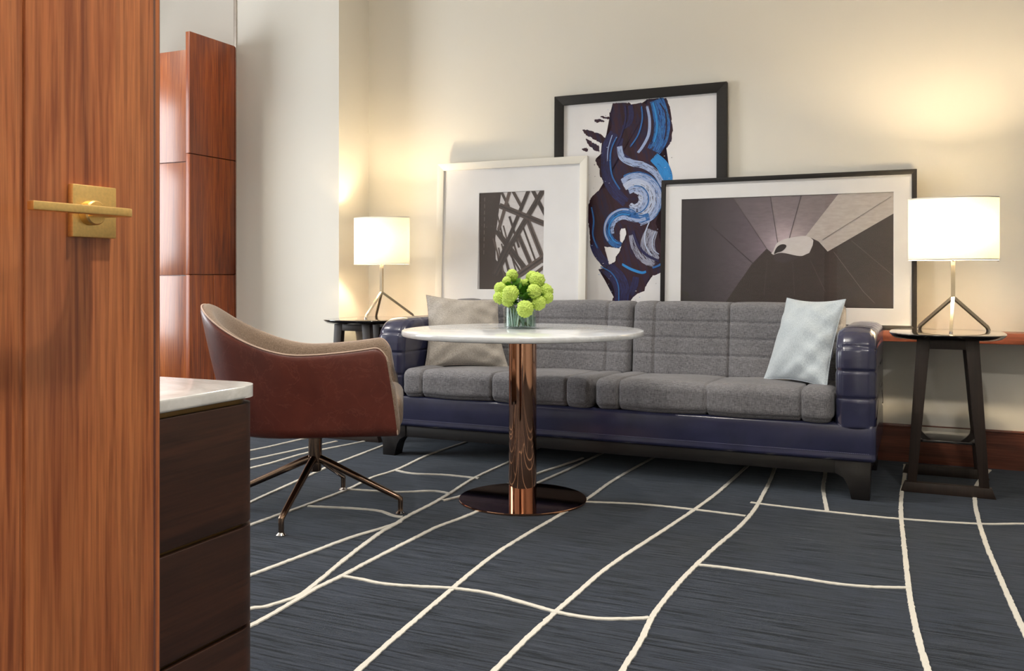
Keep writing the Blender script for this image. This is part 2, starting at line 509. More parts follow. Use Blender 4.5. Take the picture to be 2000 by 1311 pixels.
def frame_wall(name, axis, lo, hi, hole, mat, label):
    """Wall slab with one rectangular opening: hole = (a0, a1, z0, z1) along the wall."""
    bm = bmesh.new()
    a0, a1, z0, z1 = hole
    along = 1 if axis == 'X' else 0
    A0, A1 = lo[along], hi[along]
    parts = [(A0, a0, lo[2], hi[2]), (a1, A1, lo[2], hi[2]), (a0, a1, z1, hi[2])]
    if z0 > lo[2] + 1e-4: parts.append((a0, a1, lo[2], z0))
    for p0, p1, q0, q1 in parts:
        l, h = list(lo), list(hi); l[along], h[along], l[2], h[2] = p0, p1, q0, q1
        g = bmesh.ops.create_cube(bm, size=1.0)
        for v in g['verts']: v.co = Vector([l[i] + (v.co[i] + 0.5) * (h[i] - l[i]) for i in range(3)])
    o = from_bm(name, bm, mat); struct(o, label); o['category'] = 'wall'
    return o

frame_wall('wall_left', 'X', (XL - 0.2, YF, 0.0), (XL, WY, ZC), (1.6, 3.4, 0.5, 2.7), M['wall'], 'cream window wall at the left end')
frame_wall('wall_front', 'Y', (XL - 0.2, YF - 0.12, 0.0), (XR + 0.2, YF, ZC), (-0.92, 0.5, 0.0, 2.35), M['wall'], 'cream wall with the doorway')
shell('wall_hall', (XL, -2.2, 0.0), (XR, -2.1, ZC), M['wall'], 'hall wall outside the doorway', 'wall')

# window in the left end wall
win = thing('window_1', 'tall white framed window in the left end wall', 'window', (XL - 0.1, 2.5, 0.5))
win['kind'] = 'structure'
for a, b_ in ((-0.9, -0.84), (-0.03, 0.03), (0.84, 0.9)):
    box('mullion', (-0.04, a, 0.0), (0.04, b_, 2.2), M['white_frame'], win, 0.004)
for z in (0.0, 2.14): box('window_rail', (-0.04, -0.84, z), (0.04, 0.84, z + 0.06), M['white_frame'], win, 0.004)

# carpet lines (woven in: low ribbons of ivory pile)
CARPET = [
    [ (-1.247,1.716),(-1.274,1.878),(-1.302,2.111),(-1.340,2.492),(-1.347,2.556),(-1.369,2.860),(-1.366,3.123),(-1.354,3.407),(-1.341,3.766),(-1.348,4.112),(-1.335,4.473),(-1.304,4.947) ],
    [ (-0.956,1.821),(-0.966,2.018),(-0.972,2.246),(-0.972,2.446),(-0.969,2.630),(-0.966,2.822),(-0.952,3.006),(-0.933,3.178),(-0.907,3.400),(-0.869,3.751),(-0.842,4.086),(-0.832,4.347),(-0.825,4.559),(-0.809,5.000) ],
    [ (-0.651,1.933),(-0.676,2.150),(-0.687,2.341),(-0.704,2.512),(-0.708,2.634),(-0.706,2.837),(-0.695,3.055),(-0.677,3.287),(-0.648,3.580),(-0.639,3.883),(-0.648,4.143),(-0.663,4.471),(-0.699,4.945) ],
    [ (0.032,2.270),(0.014,2.464),(-0.004,2.630),(-0.024,2.877),(-0.037,3.105),(-0.050,3.391),(-0.063,3.686),(-0.077,4.040),(-0.082,4.431),(-0.076,4.738),(-0.078,5.127) ],
    [ (0.279,2.410),(0.257,2.847),(0.244,3.085),(0.228,3.405),(0.214,3.734),(0.208,4.109),(0.213,4.452),(0.240,4.787),(0.316,5.156) ],
    [ (-0.457,5.129),(-0.435,4.711),(-0.412,4.367),(-0.356,3.948) ],
    [ (-0.674,3.980),(-0.574,3.968),(-0.355,3.957),(-0.083,3.959),(0.210,4.010),(0.369,4.082),(0.510,4.098) ],
    [ (-0.693,3.044),(-0.610,3.052),(-0.403,3.050),(-0.260,3.039),(-0.147,3.054),(-0.026,3.099) ],
    [ (-1.426,3.678),(-1.317,3.698),(-1.101,3.752),(-0.871,3.759),(-0.647,3.746) ],
    [ (-1.734,2.450),(-1.655,2.448),(-1.549,2.443),(-1.426,2.473),(-1.343,2.496),(-1.225,2.504),(-1.097,2.476),(-0.972,2.446),(-0.888,2.441),(-0.818,2.456),(-0.733,2.499),(-0.707,2.523) ],
    [ (-1.709,1.892),(-1.712,2.067),(-1.724,2.243),(-1.729,2.325),(-1.725,2.455),(-1.728,2.628),(-1.726,2.880),(-1.722,3.092),(-1.688,3.325),(-1.656,3.937),(-1.634,4.243),(-1.620,4.556),(-1.601,4.845) ],
    [ (-1.811,2.005),(-1.768,2.134),(-1.740,2.226),(-1.748,2.312),(-1.823,2.629),(-1.880,2.912),(-1.891,3.039),(-1.910,3.172),(-1.919,3.395),(-1.938,3.588),(-1.977,3.910),(-1.983,4.304),(-1.989,4.803) ],
    [ (-2.018,2.189),(-1.993,2.406),(-1.970,2.626),(-1.947,2.830),(-1.911,2.974),(-1.890,3.096) ],
    [ (-2.403,2.660),(-2.405,2.904),(-2.399,3.120),(-2.402,3.463),(-2.434,3.702),(-2.421,3.925),(-2.462,4.310),(-2.453,4.732) ],
    [ (-2.626,2.907),(-2.676,3.231),(-2.723,3.511),(-2.777,3.817),(-2.805,4.092),(-2.827,4.337),(-2.855,4.623),(-2.878,4.804) ],
    [ (-3.135,3.471),(-3.107,3.750),(-3.101,4.082),(-3.024,4.437),(-2.993,4.635) ],
    [ (-3.279,3.630),(-3.239,3.910),(-3.192,4.222),(-3.159,4.448) ],
    [ (-3.447,3.816),(-3.414,4.121),(-3.404,4.264),(-3.388,4.456) ],
    [ (-2.377,3.130),(-2.187,3.179),(-2.060,3.191),(-1.959,3.149),(-1.913,3.153) ],
    [ (-2.396,3.454),(-2.169,3.504),(-2.046,3.581),(-1.979,3.590),(-1.929,3.571) ],
    [ (-2.425,3.897),(-2.295,3.865),(-2.121,3.906),(-1.940,3.903) ],
    [ (-1.902,3.451),(-1.869,3.546),(-1.773,3.849),(-1.736,4.119),(-1.692,4.365),(-1.659,4.583) ],
]
for li, line in enumerate(CARPET):
    if li in (0, 1, 2, 3, 4, 10, 11, 12, 13, 14, 15, 16, 17):       # the long lines run on towards the door
        x0, y0 = line[0]; ext = []
        for k, y in enumerate(np.arange(0.4, y0 - 0.3, 0.45)): ext.append((x0 + 0.035 * math.sin(1.7 * k + li), float(y)))
        line = ext + list(line)
    P = np.array(spline([(a, b_) for a, b_ in line], 10))
    seg = np.r_[0, np.cumsum(np.linalg.norm(np.diff(P, axis=0), axis=1))]
    s = np.arange(0, seg[-1], 0.011)
    x = np.interp(s, seg, P[:, 0]); y = np.interp(s, seg, P[:, 1])
    tx, ty = np.gradient(x), np.gradient(y); L = np.hypot(tx, ty) + 1e-9
    nx, ny = -ty / L, tx / L
    wl = 0.0086 + rng.normal(0, 0.0009, len(s)); wr = 0.0086 + rng.normal(0, 0.0009, len(s))
    vs, fs = [], []; zl = 0.0024 + 0.00012 * li
    for i in range(len(s)):
        vs += [(x[i] + nx[i] * wl[i], y[i] + ny[i] * wl[i], 0.0), (x[i] + nx[i] * wl[i] * 0.92, y[i] + ny[i] * wl[i] * 0.92, zl),
               (x[i] - nx[i] * wr[i] * 0.92, y[i] - ny[i] * wr[i] * 0.92, zl), (x[i] - nx[i] * wr[i], y[i] - ny[i] * wr[i], 0.0)]
    for i in range(len(s) - 1):
        for k in range(3): fs.append((4 * i + k, 4 * i + k + 1, 4 * i + 5 + k, 4 * i + 4 + k))
    mesh('carpet_line', vs, fs, M['stripe'], floor, True, 60)

# baseboard, ledge, corner trim
bb = prism('baseboard_back', [(WY, 0.0), (WY - 0.016, 0.0), (WY - 0.016, 0.178), (WY - 0.011, 0.181), (WY - 0.011, 0.186), (WY - 0.016, 0.189), (WY - 0.014, 0.198), (WY, 0.198)],
           'X', -3.443, XR, M['trim_wood'])
struct(bb, 'reddish walnut baseboard along the sofa wall'); bb['category'] = 'baseboard'
LED = 0.70
ld = box('wall_ledge', (-3.443, 5.03, 0.645), (XR, WY, LED), M['trim_wood'], None, 0.003)
tag(ld, 'reddish walnut picture ledge running along the wall behind the sofa', 'shelf')
tr = box('trim_1', (-4.312, 4.852, 0.0), (-4.288, 4.864, ZC), M['chrome'], None, 0.002)
struct(tr, 'thin metal edge strip beside the walnut cabinet'); tr['category'] = 'trim'

# ------------------------------------------------------------------ walnut wardrobe beyond the pier
w = thing('walnut_wardrobe', 'tall walnut veneer wardrobe with a raised side panel', 'wardrobe', (-4.8, 4.44, 0.0))
lx = lambda X: X + 4.8
for z0, z1 in ((0.0, 0.989), (0.994, 1.773), (1.779, 2.566)):
    if z0 == 0.0:
        for y0, y1 in ((0.0, 0.215), (0.218, 0.42)):
            box('side_panel', (lx(-4.341), y0, z0), (lx(-4.306), y1, z1), M['cabinet'], w, 0.0015)
    else:
        box('side_panel', (lx(-4.341), 0.0, z0), (lx(-4.306), 0.42, z1), M['cabinet'], w, 0.0015)
for z0, z1 in ((0.06, 0.983), (0.989, 1.725), (1.731, 2.46)):
    for x0, x1 in ((-5.42, -4.885), (-4.88, -4.345)):
        box('door_panel', (lx(x0), 0.03, z0), (lx(x1), 0.05, z1), M['cabinet_front'], w, 0.0015)
box('carcass', (lx(-5.42), 0.05, 0.0), (lx(-4.341), 0.755, 2.455), M['cabinet'], w)

# ------------------------------------------------------------------ entrance door, opened flat against the left
DX = -0.835
dr = thing('door_1', 'walnut entrance door standing open at the left with brass lever', 'door', (DX, -0.12, 0.0))
dr['kind'] = 'structure'
dy = lambda Y: Y + 0.12
box('door_leaf', (-0.042, dy(-0.10), 0.012), (-0.0035, dy(0.815), 2.25), M['door'], dr)
box('door_board', (-0.006, dy(-0.10), 0.012), (0.0, dy(0.6275), 2.25), M['door'], dr, 0.0015)
box('door_board', (-0.006, dy(0.6335), 0.012), (0.0, dy(0.803), 2.25), M['door'], dr, 0.0012)
prism('edge_lipping', [(-0.0005, dy(0.803)), (-0.010, dy(0.822)), (-0.042, dy(0.822)), (-0.042, dy(0.803))], 'Z', 0.012, 2.25, M['door_edge'], dr)
tag(dr.children[-1], 'darker chamfered edge of the door')
pl = box('rose_plate', (0.0, dy(0.6835), 1.0225), (0.0085, dy(0.7405), 1.0795), M['brass'], dr, 0.0012)
tag(pl, 'square satin brass rose')
lv = prism('lever', [(0.046, dy(0.600)), (0.056, dy(0.600)), (0.056, dy(0.714)), (0.053, dy(0.722)), (0.046, dy(0.724)),
                     (0.030, dy(0.722)), (0.012, dy(0.716)), (0.0085, dy(0.714)), (0.0085, dy(0.694)), (0.018, dy(0.694)), (0.034, dy(0.690)), (0.046, dy(0.672))],
           'Z', 1.0445, 1.0535, M['brass'], dr, 0.0012)
tag(lv, 'flat satin brass lever')
lathe('spindle_collar', [(0.0135, 0.0), (0.0135, 0.010), (0.012, 0.012)], M['brass'], dr, 32)
sc_ = dr.children[-1]; sc_.rotation_euler = (0, math.radians(90), 0); sc_.location = (0.0085, dy(0.704), 1.049)

# ------------------------------------------------------------------ chest of drawers beside the door
CX, CY1 = -1.19, 1.425
ch = thing('drawer_chest', 'dark espresso drawer chest with white marble top beside the door', 'chest', (CX, CY1, 0.0))
def rounded_slab(name, x0, y0, x1, y1, r, z0, z1, mat, parent, bevel=0.0, seg=3, corner=1):
    """Plan rectangle with the corner (x1, y1) rounded."""
    poly = [(x0, y0), (x1, y0)]
    for k in range(13):
        a = math.pi / 2 * k / 12
        poly.append((x1 - r + r * math.cos(a), y1 - r + r * math.sin(a)))
    poly.append((x0, y1))
    bm = bmesh.new()
    v0 = [bm.verts.new((p[0], p[1], z0)) for p in poly]; v1 = [bm.verts.new((p[0], p[1], z1)) for p in poly]
    n_ = len(poly); bm.faces.new(v0[::-1]); bm.faces.new(v1)
    hz = []
    for i in range(n_): bm.faces.new((v0[i], v0[(i + 1) % n_], v1[(i + 1) % n_], v1[i]))
    if bevel:
        es = [e for e in bm.edges if abs(e.verts[0].co.z - e.verts[1].co.z) < 1e-6]
        bmesh.ops.bevel(bm, geom=es, offset=bevel, segments=seg, affect='EDGES', profile=0.5)
    return from_bm(name, bm, mat, parent, True, 40)
YB = -0.95
rounded_slab('marble_top', -0.52, YB, 0.004, 0.004, 0.062, 0.745, 0.768, M['marble_grey'], ch, 0.005)
rounded_slab('body', -0.50, YB, -0.016, -0.016, 0.045, 0.06, 0.745, M['espresso_h'], ch)
for z0, z1 in ((0.5035, 0.7335), (0.306, 0.495), (0.088, 0.2975)):
    rounded_slab('drawer', -0.02 - 0.30, YB + 0.005, -0.001, -0.001, 0.058, z0, z1, M['espresso_h'], ch, 0.0022, 2)
for z0, z1 in ((0.7335, 0.7415), (0.495, 0.5035), (0.2975, 0.306)):
    rounded_slab('brass_strip', -0.30, YB + 0.006, -0.0125, -0.0125, 0.048, z0, z1, M['brass_strip'], ch)
rounded_slab('plinth', -0.48, YB + 0.01, -0.05, -0.05, 0.03, 0.0, 0.06, M['black_wood'], ch)

# ------------------------------------------------------------------ round pedestal table
TX, TY = -1.596, 3.624
tb = thing('pedestal_table', 'round white marble table on a polished copper pedestal', 'table', (TX, TY, 0.0))
lathe('table_top', [(0.0, 0.722), (0.485, 0.722), (0.520, 0.7222), (0.5262, 0.7245), (0.5285, 0.729), (0.5288, 0.735), (0.5285, 0.741), (0.5265, 0.7452), (0.5215, 0.747), (0.0, 0.747)], M['marble'], tb, 128)
lathe('under_plate', [(0.0, 0.712), (0.20, 0.712), (0.21, 0.716), (0.21, 0.722), (0.0, 0.722)], M['black_wood'], tb, 64)
lathe('column', [(0.0, 0.008), (0.0612, 0.008), (0.0612, 0.712), (0.0, 0.712)], M['copper'], tb, 96)
lathe('base_plate', [(0.0, 0.0), (0.279, 0.0), (0.2805, 0.0015), (0.2805, 0.0065), (0.2785, 0.0085), (0.0, 0.0085)], M['copper'], tb, 128)

# ------------------------------------------------------------------ sofa
SX, SY = -1.4525, 4.6
sofa = thing('sofa', 'long navy leather sofa with charcoal woven quilted cushions', 'sofa', (SX, SY, 0.0))
fx, fy = (lambda X: X - SX), (lambda Y: Y - SY)
HW = 1.2745                                # half width outside
AW = 0.168                                 # arm width
FY = fy(4.194)
# leather base rail: front panel with a stitched lower welt
def rail_disp(P, N):
    front = np.clip(-N[:, 1], 0, 1)
    d = groove(P[:, 2], 0.203, 0.005, 0.004) * front
    d += 0.004 * front * np.exp(-((P[:, 2] - 0.187) / 0.014) ** 2)
    d += 0.004 * front * np.exp(-((P[:, 2] - 0.27) / 0.05) ** 2)
    return d
rbox('base_rail', (-HW + 0.001, FY, 0.168), (HW - 0.001, fy(4.98), 0.335), 0.020, M['navy'], sofa, 0.011, rail_disp)
# stitching along the welt
st_v, st_f = [], []
for k in range(330):
    x0 = -HW + 0.03 + k * 0.0076
    if x0 > HW - 0.03: break
    b0 = len(st_v)
    for dx in (0, 0.0045):
        for dz in (-0.0008, 0.0008): st_v.append((x0 + dx, FY - 0.0015, 0.2075 + dz))
    for dx in (0, 0.0045):
        for dz in (-0.0008, 0.0008): st_v.append((x0 + dx, FY + 0.003, 0.2075 + dz))
    st_f += [(b0, b0 + 1, b0 + 3, b0 + 2), (b0 + 1, b0 + 5, b0 + 7, b0 + 3), (b0, b0 + 2, b0 + 6, b0 + 4)]
sst = mesh('stitching', st_v, st_f, plain('pale_thread', srgb(120, 120, 150), 0.7), sofa, False)
sst['kind'] = 'stuff'
# arms: rounded extrusion of a side profile with a rolled front
def arm(side):
    xc = side * (HW - AW / 2); w_ = AW / 2; r = 0.038
    y0, y1 = fy(4.192), fy(4.98)
    prof = [(y0, 0.318)]
    for z in np.linspace(0.326, 0.60, 44): prof.append((y0 - 0.004 * math.sin((z - 0.318) / 0.282 * math.pi), z))
    R = 0.145
    for k in range(1, 30):
        a = math.pi / 2 * k / 29
        prof.append((y0 + R - R * math.cos(a), 0.605 + R * math.sin(a)))
    for y in np.linspace(y0 + R + 0.02, y1 - 0.03, 40): prof.append((y, 0.75 - 0.006 * (y - y0 - R)))
    for k in range(0, 6):
        a = math.pi / 2 * k / 5
        prof.append((y1 - 0.03 + 0.03 * math.sin(a), 0.716 + 0.03 * math.cos(a)))
    for z in np.linspace(0.69, 0.318, 24): prof.append((y1, z))
    for y in np.linspace(y1 - 0.03, y0 + 0.03, 30): prof.append((y, 0.318))
    P = np.array(prof); n_ = len(P)
    T = np.roll(P, -1, 0) - np.roll(P, 1, 0); T /= np.linalg.norm(T, axis=1, keepdims=True)
    Nn = np.stack([-T[:, 1], T[:, 0]], 1)           # outward for this winding
    cen = np.array([(y0 + y1) / 2, 0.52])
    if ((P - cen) * Nn).sum() < 0: Nn = -Nn
    def quilt(p):
        z = p[:, 1]; d = np.zeros(len(p))
        for z0 in (0.446, 0.566, 0.672): d += groove(z, z0, 0.0055, 0.007)
        for y_ in (y0 + R + 0.10, y0 + R + 0.27, y0 + R + 0.44): d += groove(p[:, 0], y_, 0.0055, 0.006) * (z > 0.70)
        return d
    q = quilt(P)
    rows = []
    for s_ in np.linspace(1.0, 0.06, 34): rows.append(('cap', -1, s_))
    for k in range(0, 9): rows.append(('edge', -1, math.pi / 2 * (1 - k / 8)))
    for k in np.linspace(-0.6, 0.6, 7): rows.append(('flat', k, 0))
    for k in range(0, 9): rows.append(('edge', 1, math.pi / 2 * k / 8))
    for s_ in np.linspace(1.0, 0.06, 34): rows.append(('cap', 1, s_))
    rows = rows[:34][::-1] + rows[34:]
    Pin = P - Nn * r
    V = []
    for kind, a, b_ in rows:
        if kind == 'cap':
            ctr = np.array([cen[0], 0.52]); p = ctr + (Pin - ctr) * b_
            dq = quilt(p) * 0.7
            dx = a * (w_ + dq)
            V.append(np.column_stack([xc + dx * np.ones(n_), p]))
        elif kind == 'edge':
            seam = groove(np.array([b_]), 0.55, 0.16, 0.0035)[0]      # piped seam near each edge
            off = -r + (r + seam) * math.cos(b_)
            p = P + Nn * (off + q * math.cos(b_))[:, None]
            V.append(np.column_stack([xc + a * (w_ - r + (r + q * 0.7 * math.sin(b_)) * math.sin(b_)) * np.ones(n_), p]))
        else:
            p = P + Nn * (q + 0.004 * (1 - a * a))[:, None]
            V.append(np.column_stack([xc + a * (w_ - r) * np.ones(n_), p]))
    V = np.concatenate(V); F = []
    m_ = len(rows)
    for i in range(m_ - 1):
        for k in range(n_): F.append((i * n_ + k, i * n_ + (k + 1) % n_, (i + 1) * n_ + (k + 1) % n_, (i + 1) * n_ + k))
    F.append(tuple(range(n_))); F.append(tuple((m_ - 1) * n_ + k for k in range(n_)))
    return mesh('arm', V, F, M['navy'], sofa, True, 80)
arm(-1); arm(1)
rbox('back_frame', (-HW + AW - 0.02, fy(4.90), 0.17), (HW - AW + 0.02, fy(5.015), 0.725), 0.03, M['navy'], sofa, 0.03)

# seat cushions
def seat(x0, x1, seams):
    def disp(P, N):
        d = 0.006 * np.clip(N[:, 2], 0, 1) * (1 - ((P[:, 1] - fy(4.46)) / 0.30) ** 2)
        for s_ in seams: d += groove(P[:, 0], s_, 0.005, 0.012) * (np.abs(N[:, 0]) < 0.7)
        d += groove(P[:, 2], 0.349, 0.004, 0.003)
        e = [x0] + seams + [x1]
        for a, b_ in zip(e[:-1], e[1:]):
            t = np.clip((P[:, 0] - a) / (b_ - a), 0, 1); ins = (P[:, 0] >= a) & (P[:, 0] < b_)
            d += np.where(ins, 0.006 * (1 - (2 * t - 1) ** 2), 0) * (np.abs(N[:, 0]) < 0.7)
        d += 0.0018 * np.sin(P[:, 0] * 17 + P[:, 1] * 9) * np.sin(P[:, 1] * 13 + 1)
        return d
    def warp(P):
        P = P.copy(); t = (P[:, 1] - fy(4.19)) / 0.56
        P[:, 2] -= 0.022 * np.clip(t, 0, 1) * (P[:, 2] - 0.33) / 0.15
        return P
    rbox('seat_cushion', (x0, fy(4.178), 0.333), (x1, fy(4.80), 0.479), 0.042, M['charcoal'], sofa, 0.0068, disp, warp)
X0, XM, X1 = fx(-2.555), fx(-1.464), fx(-0.352)
seat(X0, XM - 0.003, [fx(-2.431), fx(-2.017), fx(-1.607)])
seat(XM + 0.003, X1, [fx(-1.336), fx(-0.913), fx(-0.490)])

# back cushions
def back(x0, x1, seams):
    def disp(P, N):
        fr = np.clip(-N[:, 1] + 0.35 * np.clip(N[:, 2], 0, 1), 0, 1)
        d = np.zeros(len(P)); side = np.abs(N[:, 0]) < 0.7
        for s_ in seams: d += groove(P[:, 0], s_, 0.0048, 0.012) * side * np.clip(fr + np.clip(N[:, 2], 0, 1), 0, 1)
        for z in (0.741, 0.654, 0.566): d += groove(P[:, 2], z, 0.0042, 0.0075) * (np.clip(-N[:, 1], 0, 1))
        e = [x0] + seams + [x1]
        for a, b_ in zip(e[:-1], e[1:]):
            t = np.clip((P[:, 0] - a) / (b_ - a), 0, 1); ins = (P[:, 0] >= a) & (P[:, 0] < b_)
            d += np.where(ins, 0.005 * (1 - (2 * t - 1) ** 2), 0) * side
        d += 0.0015 * np.sin(P[:, 0] * 15 + P[:, 2] * 21)
        return d
    def warp(P):
        P = P.copy(); P[:, 1] += 0.13 * (P[:, 2] - 0.45)
        return P
    rbox('back_cushion', (x0, fy(4.70), 0.44), (x1, fy(4.885), 0.840), 0.034, M['charcoal'], sofa, 0.0066, disp, warp)
B0, BM, B1 = fx(-2.555), fx(-1.436), fx(-0.352)
back(B0, BM - 0.003, [fx(-2.43), fx(-1.99), fx(-1.577)])
back(BM + 0.003, B1, [fx(-1.309), fx(-0.911), fx(-0.48)])
# dark plinth and bracket feet
box('apron', (-HW + 0.06, fy(4.225), 0.108), (HW - 0.06, fy(4.255), 0.170), M['black_wood'], sofa, 0.002)
box('apron', (-HW + 0.06, fy(4.93), 0.108), (HW - 0.06, fy(4.96), 0.170), M['black_wood'], sofa, 0.002)
for s_ in (-1, 1):
    box('apron', (s_ * (HW - 0.04) - 0.014, fy(4.26), 0.108), (s_ * (HW - 0.04) + 0.014, fy(4.93), 0.170), M['black_wood'], sofa, 0.002)
    for y in (4.22, 4.895):
        o_ = HW - 0.022
        poly = [(s_ * o_, 0.17), (s_ * (o_ - 0.006), 0.0), (s_ * (o_ - 0.082), 0.0), (s_ * (o_ - 0.094), 0.065), (s_ * (o_ - 0.112), 0.095), (s_ * (o_ - 0.150), 0.109), (s_ * (o_ - 0.150), 0.17)]
        prism('leg', poly if s_ > 0 else poly[::-1], 'Y', fy(y), fy(y + 0.08), M['black_wood'], sofa, 0.003)

# ------------------------------------------------------------------ cushions resting on the sofa
def pillow(name, label, BL, BR, TL, TR, thick, mat, seed, group='throw pillows on the sofa'):
    BL, BR, TL, TR = [np.array(v, float) for v in (BL, BR, TL, TR)]
    base = (BL + BR) / 2
    root = thing(name, label, 'pillow', tuple(base), 0.0, group)
    n_ = 64
    r_ = np.random.default_rng(seed); ph = r_.uniform(0, 6, 8)
    nrm = np.cross(BR - BL, TL - BL); nrm /= np.linalg.norm(nrm)
    if nrm[1] > 0: nrm = -nrm
    V, F = [], []
    for sgn in (1, -1):
        for i in range(n_ + 1):
            for j in range(n_ + 1):
                u, v = -math.cos(math.pi * i / n_) , -math.cos(math.pi * j / n_)
                uu = u * (1 - 0.088 * (1 - v * v) * abs(u)); vv = v * (1 - 0.088 * (1 - u * u) * abs(v))
                a, b_ = (uu + 1) / 2, (vv + 1) / 2
                p = (BL * (1 - a) + BR * a) * (1 - b_) + (TL * (1 - a) + TR * a) * b_
                t = thick * ((1 - u * u) ** 0.62) * ((1 - v * v) ** 0.55)
                wr = 0.008 * (1 - u * u) ** 0.3 * (1 - v * v) ** 0.3 * (math.sin(5 * u + 4 * v * v + ph[0]) * math.sin(6 * v - 3 * u + ph[1]))
                edge = max(abs(u), abs(v))
                wr += 0.010 * max(0, edge - 0.45) * (1 - edge ** 6) * math.sin(11 * (u - v) + ph[2]) * 1.2
                wr += 0.012 * max(0, u) * (1 - u * u) ** 0.4 * math.sin(14 * v + 5 * u + ph[3]) * (1 - v * v) ** 0.4
                V.append(p + nrm * sgn * (t * (1.0 if sgn > 0 else 0.8)) + nrm * wr - base)
    m_ = n_ + 1
    for s_ in range(2):
        o = s_ * m_ * m_
        for i in range(n_):
            for j in range(n_):
                f_ = (o + i * m_ + j, o + (i + 1) * m_ + j, o + (i + 1) * m_ + j + 1, o + i * m_ + j + 1)
                F.append(f_ if s_ == 0 else f_[::-1])
    bm = bmesh.new()
    vs = [bm.verts.new(v) for v in V]
    for f_ in F: bm.faces.new([vs[k] for k in f_])
    bmesh.ops.remove_doubles(bm, verts=bm.verts, dist=0.0004)
    from_bm('cover', bm, mat, root, True, 80)
    # sewn edge
    ring = []
    for k in range(4 * 24):
        e, t = divmod(k, 24); t = -1 + 2 * t / 24
        u, v = ((t, -1), (1, t), (-t, 1), (-1, -t))[e]
        uu = u * (1 - 0.088 * (1 - v * v) * abs(u)); vv = v * (1 - 0.088 * (1 - u * u) * abs(v))
        a, b_ = (uu + 1) / 2, (vv + 1) / 2
        ring.append((BL * (1 - a) + BR * a) * (1 - b_) + (TL * (1 - a) + TR * a) * b_ - base)
    ring.append(ring[0])
    tube('seam', ring, 0.0028, mat, root, 6)
    return root
pillow('throw_pillow', 'pale blue-grey throw pillow leaning in the right corner of the sofa',
       (-0.712, 4.585, 0.470), (-0.395, 4.345, 0.470), (-0.622, 4.745, 0.870), (-0.325, 4.500, 0.872), 0.075, M['pillow_cool'], 3)
pillow('throw_pillow', 'taupe-grey throw pillow leaning at the left arm of the sofa, behind the table',
       (-2.53, 4.39, 0.470), (-2.115, 4.60, 0.466), (-2.600, 4.525, 0.872), (-2.235, 4.715, 0.846), 0.075, M['pillow_warm'], 5)

# ------------------------------------------------------------------ end tables
def squircle(ax, ay, n_, k=72):
    out = []
    for i in range(k):
        t = 2 * math.pi * i / k; c_, s_ = math.cos(t), math.sin(t)
        out.append((ax * math.copysign(abs(c_) ** (2 / n_), c_), ay * math.copysign(abs(s_) ** (2 / n_), s_)))
    return out
STH = 0.719
def end_table(loc, label):
    t = thing('end_table', label, 'side table', loc, 0.0, 'end tables beside the sofa')
    V, F = [], []
    rings = [(0.86, STH - 0.026), (0.93, STH - 0.022), (0.985, STH - 0.010), (1.0, STH - 0.004), (0.996, STH - 0.0008), (0.985, STH), (0.5, STH), ]
    k = 72
    for sc, z in rings:
        V += [(x * sc, y * sc, z) for x, y in squircle(0.247, 0.29, 3.2, k)]
    for i in range(len(rings) - 1):
        for j in range(k): F.append((i * k + j, i * k + (j + 1) % k, (i + 1) * k + (j + 1) % k, (i + 1) * k + j))
    F.append(tuple(range(k))[::-1]); F.append(tuple((len(rings) - 1) * k + j for j in range(k)))
    mesh('table_top', V, F, M['black_lacquer'], t)
    zt = STH - 0.026
    for y in (-0.225, 0.19):
        for s_ in (-1, 1):
            poly = [(s_ * 0.126, zt), (s_ * 0.166, 0.045), (s_ * 0.127, 0.045), (s_ * 0.070, zt)]
            prism('leg', poly if s_ > 0 else poly[::-1], 'Y', y, y + 0.036, M['espresso'], t, 0.002)
        prism('top_rail', [(-0.078, zt), (0.078, zt), (0.081, zt - 0.040), (-0.081, zt - 0.040)], 'Y', y + 0.002, y + 0.034, M['espresso'], t, 0.0015)
        prism('foot_bar', [(-0.193, 0.0), (0.193, 0.0), (0.176, 0.046), (-0.176, 0.046)], 'Y', y - 0.002, y + 0.038, M['espresso'], t, 0.002)
    box('shelf', (-0.135, -0.19, 0.226), (0.135, 0.19, 0.238), M['black_lacquer'], t, 0.002)
    return t
RT = (0.106, 4.70, 0.0); LT = (-3.10, 4.73, 0.0)
end_table(RT, 'espresso end table with glossy top at the right end of the sofa')
end_table(LT, 'espresso end table with glossy top in the corner behind the armchair')

